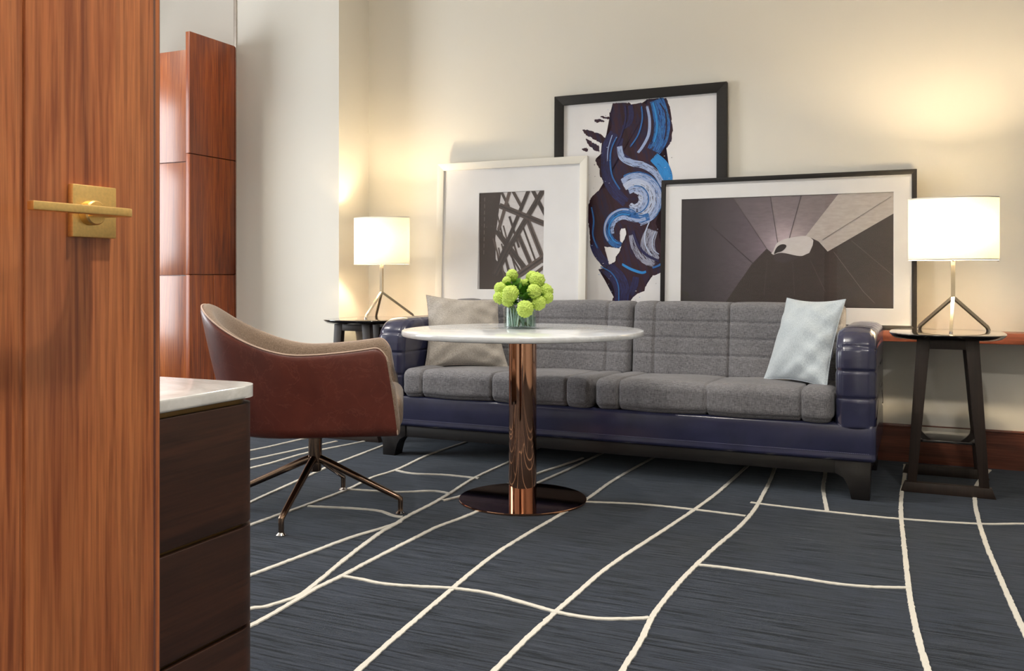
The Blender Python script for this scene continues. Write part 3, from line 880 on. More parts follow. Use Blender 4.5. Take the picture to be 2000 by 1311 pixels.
# ------------------------------------------------------------------ table lamps
def lamp(loc, label, power):
    t = thing('table_lamp', label, 'lamp', loc, 0.0, 'tripod lamps on the end tables')
    J = 0.163                                            # height of the fork
    zb, ztop = 0.340, 0.628
    tube('pole', [(0, 0, J - 0.006), (0, 0, 0.368)], 0.01, M['nickel'], t, rect=(0.018, 0.018))
    for fx_, fy_ in ((-0.013, -0.16), (-0.147, 0.165), (0.157, 0.130)):
        tube('leg', [(0, 0, J), (fx_ * 0.96, fy_ * 0.96, 0.018), (fx_, fy_, 0.0005)], 0.008, M['nickel'], t, rect=(0.014, 0.014))
        tube('foot', [(fx_, fy_, 0.0003), (fx_, fy_, 0.009)], 0.008, M['chrome'], t, 12)
    a, b_ = 0.194, 0.112
    sh = lathe('shade', [(1.0, zb), (1.0, ztop), (0.994, ztop), (0.994, zb)], M['shade'], t, 96, (0, 0, 0), a, b_, True)
    for z in (zb, ztop):
        lathe('shade_trim', [(1.002, z - 0.003), (1.002, z + 0.003), (0.99, z + 0.003), (0.99, z - 0.003)], M['white_frame'], sh, 96, (0, 0, 0), a, b_, True)
    tube('spider', [(0, 0, zb - 0.002), (0.186, -0.004, zb - 0.004)], 0.0022, M['nickel'], t, 8)
    tube('spider', [(0, 0, zb - 0.002), (-0.188, 0.0, zb + 0.002)], 0.0022, M['nickel'], t, 8)
    tube('knob', [(0.182, -0.004, zb - 0.005), (0.192, -0.004, zb - 0.005)], 0.0042, M['chrome'], t, 12)
    tube('switch', [(-0.002, -0.012, zb - 0.004), (0.006, -0.03, zb - 0.004)], 0.004, M['chrome'], t, 12)
    tube('socket', [(0, 0, 0.365), (0, 0, 0.391)], 0.014, M['nickel'], t, 20)
    lathe('bulb', [(0.0, 0.390), (0.012, 0.392), (0.013, 0.400), (0.019, 0.412), (0.021, 0.422), (0.017, 0.436), (0.008, 0.443), (0.0, 0.444)], M['bulb'], t, 24)
    for p, off in ((power, 0.0),):
        l = bpy.data.lights.new('lamp_bulb_light', 'POINT'); l.energy = p; l.color = (1.0, 0.78, 0.50)
        l.shadow_soft_size = 0.035
        o = bpy.data.objects.new('lamp_bulb_light', l); COL.objects.link(o); o.parent = t; o.location = (0, 0, 0.49)
    return t
LAMP = 21
lamp((0.135, 4.735, STH), 'lit white oval lamp on the right end table, beside the landscape print', LAMP)
lamp((-3.098, 4.83, STH), 'lit white oval lamp on the end table in the corner by the pier', LAMP * 0.5)

# ------------------------------------------------------------------ swivel armchair
CAZ = math.radians(31)
chair = thing('swivel_armchair', 'russet leather swivel armchair with brown woven inside facing the table', 'armchair', (-2.31, 3.092, 0.0), CAZ)
ZB = 0.345
def outline(t, k):
    """Plan point of the tub at t (-1 right arm front .. 0 back .. 1 left arm front), k = 0 bottom .. 1 rim."""
    s_ = math.copysign(1, t) if t else 1; u = abs(t)
    kk = max(0.0, min(1.0, k))
    hw = 0.278 + 0.026 * kk ** 0.8
    a0 = -0.03
    if u > 0.52:
        q = (u - 0.52) / 0.48
        front = 0.345 - 0.045 * kk ** 1.2
        return np.array([a0 + (front - a0) * q, s_ * (hw - 0.012 * q * q)])
    th = (u / 0.52) * math.pi / 2
    depth = 0.300 + 0.130 * kk ** 0.9
    n_ = 2.35
    c_, si = math.cos(th), math.sin(th)
    return np.array([a0 - depth * c_ ** (2 / n_), s_ * hw * si ** (2 / n_)])
def rim(t):
    u = abs(t)
    if u > 0.52:
        q = (u - 0.52) / 0.48
        return 0.676 + 0.032 * q ** 1.7 - 0.040 * max(0.0, (q - 0.86) / 0.14) ** 2.2
    x = 1 - u / 0.52
    return 0.676 + 0.190 * (3 * x ** 2 - 2 * x ** 3) ** 0.82
NT = 120
ts = np.linspace(-1, 1, NT + 1)
def tub(rows):
    V = []
    for t in ts:
        h = rim(t)
        for inset, zf in rows:
            z = zf(h); k = (z - ZB) / (h - ZB)
            p = outline(t, k)
            e = 1e-3; d = outline(min(1, t + e), k) - outline(max(-1, t - e), k); d /= np.linalg.norm(d) + 1e-9
            nrm = np.array([-d[1], d[0]])
            ctr = np.array([-0.02, 0.0])
            if (ctr - p) @ nrm < 0: nrm = -nrm
            p = p + nrm * inset
            V.append((p[0], p[1], z))
    return V
def strip_faces(nr):
    F = []
    for i in range(NT):
        for j in range(nr - 1): F.append((i * nr + j, (i + 1) * nr + j, (i + 1) * nr + j + 1, i * nr + j + 1))
    return F
fr_ = lambda q: (lambda h: ZB + 0.035 + (h - 0.022 - ZB - 0.035) * q)
outer = [(0.16, lambda h: ZB + 0.004), (0.07, lambda h: ZB), (0.03, lambda h: ZB + 0.001), (0.010, lambda h: ZB + 0.010), (0.001, lambda h: ZB + 0.030)]
outer += [(-0.004 * math.sin(math.pi * q), fr_(q)) for q in np.linspace(0.02, 1, 14)]
outer += [(0.003, lambda h: h - 0.010), (0.008, lambda h: h - 0.004), (0.014, lambda h: h - 0.001)]
inner = [(0.014, lambda h: h - 0.001), (0.022, lambda h: h + 0.001), (0.034, lambda h: h - 0.003), (0.044, lambda h: h - 0.012)]
inner += [(0.050 + 0.022 * math.sin(math.pi * q * 0.8), (lambda q: (lambda h: h - 0.022 + (0.43 - h + 0.022) * q))(q)) for q in np.linspace(0, 1, 14)]
mesh('outer_shell', tub(outer), strip_faces(len(outer)), M['russet'], chair, True, 70)
tag(chair.children[-1], 'russet leather outside')
mesh('inner_shell', tub(inner), strip_faces(len(inner)), M['brown_weave'], chair, True, 70)
tag(chair.children[-1], 'brown woven inside')
# arm fronts: soft leather end caps
for end in (0, NT):
    h = rim(ts[end])
    Vo = np.array(tub(outer)).reshape(NT + 1, len(outer), 3)[end][2:]; Vi = np.array(tub(inner)).reshape(NT + 1, len(inner), 3)[end]
    loop = np.concatenate([Vo, Vi[1:], [[Vi[-1][0], Vi[-1][1], ZB + 0.01]]])
    ctr = loop.mean(0); V, F = [], []
    for sc, push in ((1.0, 0.0), (0.92, 0.006), (0.75, 0.010), (0.4, 0.012)):
        for p in loop:
            q = p.copy(); q[1] = ctr[1] + (p[1] - ctr[1]) * sc; q[2] = p[2] - (1 - sc) * 0.05 * np.sign(p[2] - ctr[2]); q[0] += push
            V.append(q)
    n_ = len(loop)
    for i in range(3):
        for k in range(n_): F.append((i * n_ + k, i * n_ + (k + 1) % n_, (i + 1) * n_ + (k + 1) % n_, (i + 1) * n_ + k))
    F.append(tuple(3 * n_ + k for k in range(n_)))
    mesh('arm_front', V, F, M['brown_weave'], chair, True, 60)
# piping where leather and weave meet
pp = np.array(tub([(0.008, lambda h: h - 0.0015)]))
HE = rim(1.0)
front_z = np.linspace(ZB + 0.012, HE - 0.002, 16)
tube('piping', [tuple(p) for p in pp], 0.0032, M['piping'], chair, 8)
for s_ in (-1, 1):
    e_ = [(outline(1, (z - ZB) / (HE - ZB))[0] + 0.001, s_ * (outline(1, (z - ZB) / (HE - ZB))[1] - 0.004), z) for z in front_z]
    tube('piping', e_, 0.003, M['piping'], chair, 8)
def seat_disp(P, N):
    return 0.012 * np.clip(N[:, 2], 0, 1) * (1 - (P[:, 1] / 0.26) ** 2) + 0.008 * np.clip(N[:, 0], 0, 1)
rbox('seat', (-0.33, -0.240, 0.362), (0.358, 0.240, 0.508), 0.050, M['brown_weave'], chair, 0.02, seat_disp)
lathe('seat_plate', [(0.0, ZB - 0.012), (0.09, ZB - 0.012), (0.10, ZB - 0.006), (0.10, ZB + 0.004), (0.0, ZB + 0.004)], M['black_wood'], chair, 40)
lathe('column', [(0.0, 0.205), (0.026, 0.205), (0.028, 0.210), (0.028, 0.330), (0.0, 0.335)], M['bronze'], chair, 40)
lathe('hub', [(0.0, 0.166), (0.022, 0.166), (0.026, 0.172), (0.026, 0.236), (0.0, 0.238)], M['bronze'], chair, 40)
for k in range(4):
    a = math.radians(-104.3 + 90 * k)
    ca, sa = math.cos(a), math.sin(a)
    pts = [(0.012, 0.222), (0.06, 0.203), (0.20, 0.139), (0.335, 0.078), (0.358, 0.0675), (0.3655, 0.062), (0.3665, 0.052), (0.366, 0.034), (0.366, 0.012)]
    lg = tube('leg', [(r * ca, r * sa, z) for r, z in pts], [0.0165, 0.016, 0.014, 0.0125, 0.0122, 0.0118, 0.011, 0.0105, 0.0105], M['bronze'], chair, 16)
    ft = lathe('foot_glide', [(0.0, 0.0), (0.019, 0.0), (0.0195, 0.003), (0.014, 0.009), (0.008, 0.014), (0.0, 0.014)], M['chrome'], lg, 24, (0.366 * ca, 0.366 * sa, 0.0))

# ------------------------------------------------------------------ vase of green blooms on the table
VX, VY, VZ = -1.640, 3.695, 0.747
RIGHT = Vector((math.cos(YAW), math.sin(YAW), 0)); FWD = Vector((-math.sin(YAW), math.cos(YAW), 0))
vase = thing('glass_vase', 'low clear glass cylinder vase holding green blooms on the marble table', 'vase', (VX, VY, VZ))
VG = pane_mat('vase_glass', (0.93, 0.97, 0.96, 1))
lathe('glass', [(0.0, 0.0), (0.071, 0.0), (0.0735, 0.002), (0.0735, 0.094), (0.0725, 0.0955), (0.0705, 0.0955), (0.0695, 0.094), (0.0695, 0.009), (0.067, 0.007), (0.0, 0.007)], VG, vase, 72)
m = pane_mat('vase_water', (0.93, 0.97, 0.95, 1))
lathe('water', [(0.0, 0.0072), (0.069, 0.0092), (0.0694, 0.012), (0.0694, 0.055), (0.0, 0.055)], m, vase, 48)

def bloom_mesh(seed):
    r_ = np.random.default_rng(seed)
    bm = bmesh.new(); bmesh.ops.create_icosphere(bm, subdivisions=5, radius=1.0)
    k = np.arange(120) + 0.5; ph = np.arccos(1 - 2 * k / 120); th = math.pi * (1 + 5 ** 0.5) * k
    C = np.stack([np.cos(th) * np.sin(ph), np.sin(th) * np.sin(ph), np.cos(ph)], 1) + r_.normal(0, 0.04, (120, 3))
    C /= np.linalg.norm(C, axis=1, keepdims=True)
    V = np.array([v.co[:] for v in bm.verts]); V /= np.linalg.norm(V, axis=1, keepdims=True)
    D = np.sort(np.arccos(np.clip(V @ C.T, -1, 1)), 1)
    d1, d2 = D[:, 0], D[:, 1]
    idx = np.argmin(np.arccos(np.clip(V @ C.T, -1, 1)), 1)
    hgt = r_.uniform(-0.06, 0.08, 120)[idx]
    rad = 0.84 + hgt + 0.26 * np.clip((d2 - d1) / 0.13, 0, 1) ** 0.6 - 0.35 * np.exp(-(d1 / 0.05) ** 2) * 0.35
    for v, p, q in zip(bm.verts, V, rad): v.co = Vector(p * q)
    me = bpy.data.meshes.new('bloom'); bm.to_mesh(me); bm.free()
    me.materials.append(M['petal']); me.shade_smooth()
    return me
def leaf_mesh():
    V, F = [], []
    n_ = 8
    for i in range(n_ + 1):
        t = i / n_; w_ = 0.42 * math.sin(math.pi * min(1, t * 1.02) ** 0.8) * (1 + 0.12 * math.sin(t * 30))
        for s_ in (-1, -0.5, 0, 0.5, 1): V.append((s_ * w_, t, 0.12 * abs(s_) * w_ * 2 - 0.25 * t * t))
    for i in range(n_):
        for j in range(4): F.append((i * 5 + j, i * 5 + j + 1, (i + 1) * 5 + j + 1, (i + 1) * 5 + j))
    me = bpy.data.meshes.new('leaf'); me.from_pydata(V, [], F); me.update()
    me.materials.append(M['leaf']); me.shade_smooth()
    return me
BLOOMS = [bloom_mesh(s_) for s_ in (1, 2, 3)]; LEAF = leaf_mesh()
U = 0.0002554
blooms = [(525, 225, 82, 0.030, 'tallest green bloom at the upper left of the bouquet'),
          (430, 320, 60, 0.005, 'small green bloom just below the tallest one at the left'),
          (500, 520, 112, -0.060, 'large front green bloom on the left half of the bouquet'),
          (325, 450, 88, -0.005, 'green bloom at the upper left edge of the bouquet'),
          (312, 600, 92, -0.015, 'leftmost low green bloom of the bouquet'),
          (455, 640, 92, -0.040, 'green bloom tucked under the large front left one'),
          (748, 775, 114, -0.085, 'lowest green bloom hanging over the front rim of the vase'),
          (905, 482, 96, -0.055, 'front green bloom right of the middle of the bouquet'),
          (880, 258, 84, 0.035, 'green bloom at the top right, behind its neighbour'),
          (962, 305, 106, 0.000, 'large green bloom at the upper right of the bouquet'),
          (772, 358, 58, 0.025, 'small bud-like green bloom in the middle of the bouquet'),
          (1105, 500, 108, 0.005, 'rightmost large green bloom of the bouquet'),
          (1135, 600, 86, -0.010, 'green bloom at the lower right edge of the bouquet'),
          (985, 690, 98, -0.045, 'low green bloom over the right rim of the vase'),
          (655, 400, 78, 0.075, 'green bloom at the back of the bouquet')]
r2 = random.Random(4)
for i, (bx, by, br, d, lab) in enumerate(blooms):
    c0 = RIGHT * ((bx - 664) * U) + FWD * d; z = (1150 - by) * U + d * 0.06
    r = br * U * 1.22
    root = thing('green_bloom', lab, 'flower', (VX, VY, VZ), 0.0, 'green ball blooms in the vase')
    o = bpy.data.objects.new('bloom', BLOOMS[i % 3]); COL.objects.link(o); o.parent = root
    o.location = (c0.x, c0.y, z); o.scale = (r, r, r * 0.95)
    o.rotation_euler = (r2.uniform(0, 6), r2.uniform(0, 6), r2.uniform(0, 6))
    foot_a = r2.uniform(0, 6.28); fr = r2.uniform(0.015, 0.058)
    flen = math.hypot(c0.x, c0.y); lim = min(flen, 0.052)
    mid = Vector((c0.x, c0.y, 0)) * (lim / max(flen, 1e-6))
    pth = [(-mid.x * 0.7 + 0.012 * math.cos(foot_a), -mid.y * 0.7 + 0.012 * math.sin(foot_a), 0.010), (mid.x * 0.2, mid.y * 0.2, 0.05), (mid.x * 0.93, mid.y * 0.93, 0.098), (c0.x * 0.97, c0.y * 0.97, max(z - r * 0.5, 0.101))]
    tube('stem', spline(pth, 5), 0.0026, M['stem'], root, 8)
    out = Vector((c0.x, c0.y, (z - 0.10) * 0.8)); out.normalize()
    for k in range(8):
        lf = bpy.data.objects.new('leaf', LEAF); COL.objects.link(lf); lf.parent = root
        t = r2.uniform(0.35, 0.75)
        zz = 0.100 + max(0.0, z - 0.115) * t
        lf.location = (c0.x * t, c0.y * t, zz)
        s_ = r2.uniform(0.040, 0.060); lf.scale = (s_, s_, s_)
        d_ = (out + Vector((r2.uniform(-0.9, 0.9), r2.uniform(-0.9, 0.9), r2.uniform(-0.1, 0.7)))).normalized()
        lf.rotation_euler = d_.to_track_quat('Y', 'Z').to_euler()
# broad grey-green leaves and cut stems lining the inside of the vase
LINE = plain('grey_green_leaf', srgb(120, 142, 130), 0.35, var=0.3, nscale=40)
LINE2 = plain('silver_green_leaf', srgb(196, 208, 202), 0.35, var=0.2, nscale=40)
for k in range(30):
    a = 2 * math.pi * k / 30 + r2.uniform(-0.05, 0.05); lean = r2.uniform(-0.35, 0.35); rr = r2.uniform(0.057, 0.064)
    V, F = [], []
    for i in range(9):
        t = i / 8; aa = a + lean * (t - 0.5); w_ = 0.07 * (0.35 + 0.65 * math.sin(math.pi * (0.15 + 0.8 * t)))
        for s_ in (-1, 0, 1):
            V.append(((rr + 0.0015 * (s_ == 0)) * math.cos(aa + s_ * w_), (rr + 0.0015 * (s_ == 0)) * math.sin(aa + s_ * w_), 0.010 + 0.083 * t))
    for i in range(8):
        for j in range(2): F.append((i * 3 + j, i * 3 + j + 1, i * 3 + j + 4, i * 3 + j + 3))
    mesh('lining_leaf', V, F, LINE if k % 3 else LINE2, vase, True, 60)

# ------------------------------------------------------------------ framed pictures on the ledge
def ring(name, x0, z0, x1, z1, bw, y0, y1, mat, parent, bevel=0.0, separate=True, part='rail'):
    """Mitred frame of four rails."""
    o_ = [(x0, z0), (x1, z0), (x1, z1), (x0, z1)]
    i_ = [(x0 + bw, z0 + bw), (x1 - bw, z0 + bw), (x1 - bw, z1 - bw), (x0 + bw, z1 - bw)]
    for k in range(4):
        a, b_ = k, (k + 1) % 4
        prism(part, [o_[a], o_[b_], i_[b_], i_[a]], 'Y', y0, y1, mat, parent, bevel)
def picture(name, label, x0, yb, yt, w_, h_, bw, th, fmat, opening=None, glass=True, my=0.013):
    al = math.atan2(yt - yb, h_)
    root = thing(name, label, 'picture', (x0, yb, LED), 0.0, None)
    root.rotation_euler = (-al, 0, 0)
    ring('rail', 0, 0, w_, h_, bw, 0.0, th, fmat, root, 0.0012)
    box('backing', (bw * 0.6, th - 0.010, bw * 0.6), (w_ - bw * 0.6, th - 0.004, h_ - bw * 0.6), M['black_wood'], root)
    if glass: box('pane', (bw - 0.003, 0.0065, bw - 0.003), (w_ - bw + 0.003, 0.0085, h_ - bw + 0.003), M['glass_pane'], root)
    if opening:
        u0, v0, u1, v1 = opening
        a0, a1, b0, b1 = bw - 0.003, w_ - bw + 0.003, bw - 0.003, h_ - bw + 0.003
        V = [(a0, my, b0), (a1, my, b0), (a1, my, b1), (a0, my, b1), (u0, my, v0), (u1, my, v0), (u1, my, v1), (u0, my, v1)]
        e = 0.002
        V += [(u0 + e, my + 0.002, v0 + e), (u1 - e, my + 0.002, v0 + e), (u1 - e, my + 0.002, v1 - e), (u0 + e, my + 0.002, v1 - e)]
        F = []
        for k in range(4):
            l_ = (k + 1) % 4
            F += [(k, l_, 4 + l_, 4 + k), (4 + k, 4 + l_, 8 + l_, 8 + k)]
        mesh('mat_board', V, F, M['mat_board'], root, False)
    return root

def print_mesh(name, layers, parent, y0, step=0.0004):
    """layers: (polygon, colour or colour function, subdivisions, level); levels stack towards the viewer."""
    from mathutils.geometry import tessellate_polygon
    V, F, C_ = [], [], []
    for poly, colf, sub, lev in layers:
        y = y0 - step * lev
        tris = [[np.array(poly[i][:2], float) for i in t] for t in tessellate_polygon([[Vector((p_[0], p_[1], 0)) for p_ in poly]])]
        for _ in range(sub):
            nx_ = []
            for a, b_, c_ in tris:
                ab, bc, ca = (a + b_) / 2, (b_ + c_) / 2, (c_ + a) / 2
                nx_ += [[a, ab, ca], [ab, b_, bc], [ca, bc, c_], [ab, bc, ca]]
            tris = nx_
        for t in tris:
            k = len(V)
            if np.cross(t[1] - t[0], t[2] - t[0]) < 0: t = t[::-1]
            for q in t:
                V.append((q[0], y, q[1])); C_.append(colf(q[0], q[1]) if callable(colf) else colf)
            F.append((k, k + 1, k + 2))
    me = bpy.data.meshes.new(name); me.from_pydata(V, [], F)
    at = me.color_attributes.new('Col', 'FLOAT_COLOR', 'POINT')
    for i, c_ in enumerate(C_): at.data[i].color = c_
    me.update()
    return link(name, me, M['print'], parent, False)

def thick_line(pts, hw):
    P = np.array(pts, float); out = []
    for sgn in (1, -1):
        row = []
        for i in range(len(P)):
            t = P[min(i + 1, len(P) - 1)] - P[max(i - 1, 0)]; t /= np.linalg.norm(t)
            row.append(P[i] + sgn * hw * np.array([-t[1], t[0]]))
        out += row if sgn > 0 else row[::-1]
    return [tuple(p) for p in out]

# white frame: steel lattice photograph
pw = picture('framed_photograph', 'white framed photograph of crossing steel beams, leftmost on the ledge', -2.8554, 5.075, 5.115, 1.026, 1.008, 0.046, 0.036,
             M['white_frame'], (0.2985, 0.198, 0.747, 0.8113))
WB = [(0.0171, [(0.442, 0.726), (0.761, 0.599)]), (0.0122, [(0.638, 0.812), (0.41, 0.291)]), (0.0171, [(0.741, 0.818), (0.514, 0.461), (0.423, 0.291)]), (0.011, [(0.51, 0.813), (0.438, 0.572)]), (0.0098, [(0.532, 0.814), (0.592, 0.715)]), (0.0122, [(0.667, 0.814), (0.76, 0.649)]), (0.0086, [(0.454, 0.81), (0.507, 0.715)]), (0.0147, [(0.637, 0.628), (0.752, 0.368)]), (0.0135, [(0.566, 0.557), (0.664, 0.351)]), (0.0073, [(0.511, 0.656), (0.581, 0.46)]), (0.0171, [(0.425, 0.566), (0.636, 0.315)]), (0.0196, [(0.557, 0.276), (0.764, 0.408)]), (0.0098, [(0.611, 0.243), (0.765, 0.35)]), (0.0049, [(0.493, 0.522), (0.57, 0.291)]), (0.0049, [(0.46, 0.486), (0.525, 0.254)]), (0.0049, [(0.44, 0.462), (0.491, 0.242)]), (0.0061, [(0.54, 0.497), (0.61, 0.303)])]
WM = [(0.298, 0.811), (0.451, 0.809), (0.436, 0.683), (0.416, 0.524), (0.421, 0.389), (0.49, 0.303), (0.571, 0.267), (0.651, 0.197), (0.31, 0.195)]
def sky_grey(x, z):
    t = max(0, min(1, (z - 0.2) / 0.6)); n_ = 0.9 + 0.1 * t
    c_ = srgb(216, 212, 213); return (c_[0] * n_, c_[1] * n_, c_[2] * n_, 1)
lay = [([(0.29, 0.19), (0.76, 0.19), (0.76, 0.82), (0.29, 0.82)], sky_grey, 0, 0)]
lay.append((WM, srgb(60, 46, 40), 0, 1))
cols = [srgb(84, 70, 64), srgb(66, 54, 50), srgb(74, 62, 56), srgb(94, 80, 74)]
def clip_rect(poly, x0, x1, z0, z1):
    def cut(P, f, g):
        out = []
        for i in range(len(P)):
            a, b_ = P[i - 1], P[i]
            ia, ib = f(a), f(b_)
            if ia != ib: out.append(g(a, b_))
            if ib: out.append(b_)
        return out
    def lerp(a, b_, t): return (a[0] + (b_[0] - a[0]) * t, a[1] + (b_[1] - a[1]) * t)
    P = poly
    for k, lim, sgn in ((0, x0, 1), (0, x1, -1), (1, z0, 1), (1, z1, -1)):
        P = cut(P, lambda p: sgn * (p[k] - lim) >= 0, lambda a, b_: lerp(a, b_, (lim - a[k]) / (b_[k] - a[k])))
        if len(P) < 3: return None
    return P
WB += [(0.006, [(0.40, 0.60), (0.60, 0.30)]), (0.005, [(0.43, 0.66), (0.47, 0.52)]), (0.005, [(0.47, 0.60), (0.53, 0.40)]), (0.004, [(0.415, 0.50), (0.45, 0.33)]), (0.004, [(0.40, 0.45), (0.43, 0.28)]), (0.006, [(0.60, 0.60), (0.70, 0.36)]), (0.006, [(0.40, 0.52), (0.50, 0.24)]), (0.005, [(0.47, 0.47), (0.54, 0.24)])]
order = list(range(17, 25)) + [16, 15, 14, 13, 9, 6, 4, 3, 5, 8, 10, 7, 1, 2, 0, 12, 11]
for n_k, k in enumerate(order):
    hw, pts = WB[k]
    p_ = clip_rect(thick_line(pts, hw), 0.292, 0.756, 0.192, 0.818)
    if p_: lay.append((p_, cols[k % 4], 0, 1 + n_k * 0.25 + 0.2))
    p_ = clip_rect(thick_line(pts, hw * 0.3), 0.292, 0.756, 0.192, 0.818)
    if p_ and hw > 0.011: lay.append((p_, srgb(58, 48, 45), 0, 1 + n_k * 0.25 + 0.32))
for k in range(16):                       # rivets and chinks of light on the dark tower
    x = 0.305 + r2.random() * 0.115; z = 0.45 + r2.random() * 0.34; s_ = 0.0008 + r2.random() * 0.0012
    lay.append(([(x - s_, z - s_ * 1.6), (x + s_, z - s_), (x + s_ * 0.6, z + s_ * 1.8), (x - s_, z + s_)], srgb(128, 116, 108), 0, 2))
for k in range(9):
    z = 0.42 + k * 0.042
    lay.append(([(0.3362, z), (0.3382, z), (0.3382, z + 0.026), (0.3362, z + 0.026)], srgb(150, 138, 130), 0, 2))
print_mesh('print', lay, pw, 0.0185, 0.0005)

# tall black frame: abstract brush painting
pb = picture('framed_painting', 'tall black framed abstract painting of swirling blue and dark purple strokes', -2.062, 5.150, 5.168, 1.0535, 1.389, 0.0575, 0.034,
             M['black_frame'], None, False)
PM = {
 'sheet': plain('white_painting_paper', srgb(238, 237, 239), 0.7, var=0.015),
 'dark': paint_mat('aubergine_paint', [(0.36, srgb(40, 14, 26)), (0.48, srgb(54, 22, 38)), (0.54, srgb(32, 26, 62)), (0.6, srgb(58, 26, 42))], 9),
 'navy': paint_mat('navy_paint', [(0.38, srgb(34, 16, 30)), (0.45, srgb(34, 38, 90)), (0.5, srgb(44, 20, 36)), (0.56, srgb(42, 58, 124)), (0.62, srgb(36, 18, 38))], 18),
 'blue': paint_mat('cobalt_paint', [(0.36, srgb(16, 26, 70)), (0.43, srgb(34, 90, 170)), (0.49, srgb(64, 132, 208)), (0.53, srgb(24, 46, 106)), (0.58, srgb(70, 146, 216)), (0.66, srgb(22, 28, 74))], 14),
 'sky': paint_mat('azure_paint', [(0.3, srgb(30, 110, 196)), (0.5, srgb(52, 150, 224)), (0.7, srgb(34, 100, 180))], 10),
 'pale': paint_mat('pale_blue_paint', [(0.36, srgb(52, 60, 120)), (0.42, srgb(150, 174, 222)), (0.48, srgb(202, 214, 238)), (0.53, srgb(92, 130, 200)), (0.58, srgb(192, 206, 234)), (0.66, srgb(70, 84, 150))], 22),
 'white': paint_mat('chalk_paint', [(0.36, srgb(96, 112, 170)), (0.43, srgb(216, 222, 238)), (0.5, srgb(160, 182, 226)), (0.56, srgb(230, 234, 244)), (0.64, srgb(120, 140, 196))], 22),
 'streak': paint_mat('dry_brush_paint', [(0.36, srgb(44, 24, 44)), (0.46, srgb(190, 196, 222)), (0.52, srgb(48, 40, 84)), (0.58, srgb(214, 216, 230)), (0.66, srgb(40, 24, 46))], 30),
}
PB = {'mass': [(0.371, 1.321), (0.475, 1.316), (0.491, 1.301), (0.496, 1.306), (0.558, 1.309), (0.578, 1.299), (0.58, 1.329), (0.699, 1.327), (0.724, 1.258), (0.738, 1.149), (0.73, 1.071), (0.69, 1.01), (0.66, 0.997), (0.63, 0.999), (0.691, 0.956), (0.721, 0.895), (0.726, 0.846), (0.691, 0.759), (0.692, 0.681), (0.652, 0.633), (0.637, 0.603), (0.652, 0.554), (0.692, 0.543), (0.698, 0.327), (0.663, 0.298), (0.623, 0.283), (0.593, 0.259), (0.582, 0.229), (0.572, 0.194), (0.521, 0.174), (0.491, 0.149), (0.483, 0.119), (0.371, 0.118), (0.386, 0.188), (0.397, 0.218), (0.355, 0.278), (0.323, 0.288), (0.285, 0.324), (0.323, 0.329), (0.296, 0.359), (0.248, 0.42), (0.231, 0.482), (0.228, 0.553), (0.209, 0.675), (0.233, 0.756), (0.278, 0.795), (0.32, 0.819), (0.315, 0.854), (0.293, 0.886), (0.29, 0.926), (0.261, 0.979), (0.266, 0.994), (0.293, 0.987), (0.3, 1.027), (0.319, 1.087), (0.303, 1.088), (0.324, 1.117), (0.35, 1.166), (0.366, 1.19), (0.355, 1.236), (0.35, 1.267), (0.371, 1.275)], 'hole1': [(0.322, 0.46), (0.417, 0.447), (0.432, 0.468), (0.417, 0.424), (0.396, 0.399), (0.391, 0.369), (0.354, 0.351), (0.341, 0.399)], 'hole2': [(0.421, 0.551), (0.432, 0.567), (0.453, 0.566), (0.46, 0.538), (0.45, 0.508), (0.437, 0.48), (0.422, 0.491)], 'sp1': [(0.179, 1.177), (0.222, 1.169), (0.287, 1.145), (0.324, 1.117), (0.306, 1.08), (0.255, 1.111), (0.201, 1.14)], 'sp2': [(0.196, 1.125), (0.233, 1.102), (0.282, 1.074), (0.287, 1.03), (0.266, 1.037), (0.217, 1.078)], 'sp3': [(0.174, 1.06), (0.207, 1.066), (0.218, 1.042), (0.201, 1.036)], 'sp4': [(0.249, 1.229), (0.292, 1.233), (0.324, 1.215), (0.27, 1.212)], 'sp5': [(0.292, 1.249), (0.35, 1.242), (0.358, 1.226), (0.308, 1.235)]}
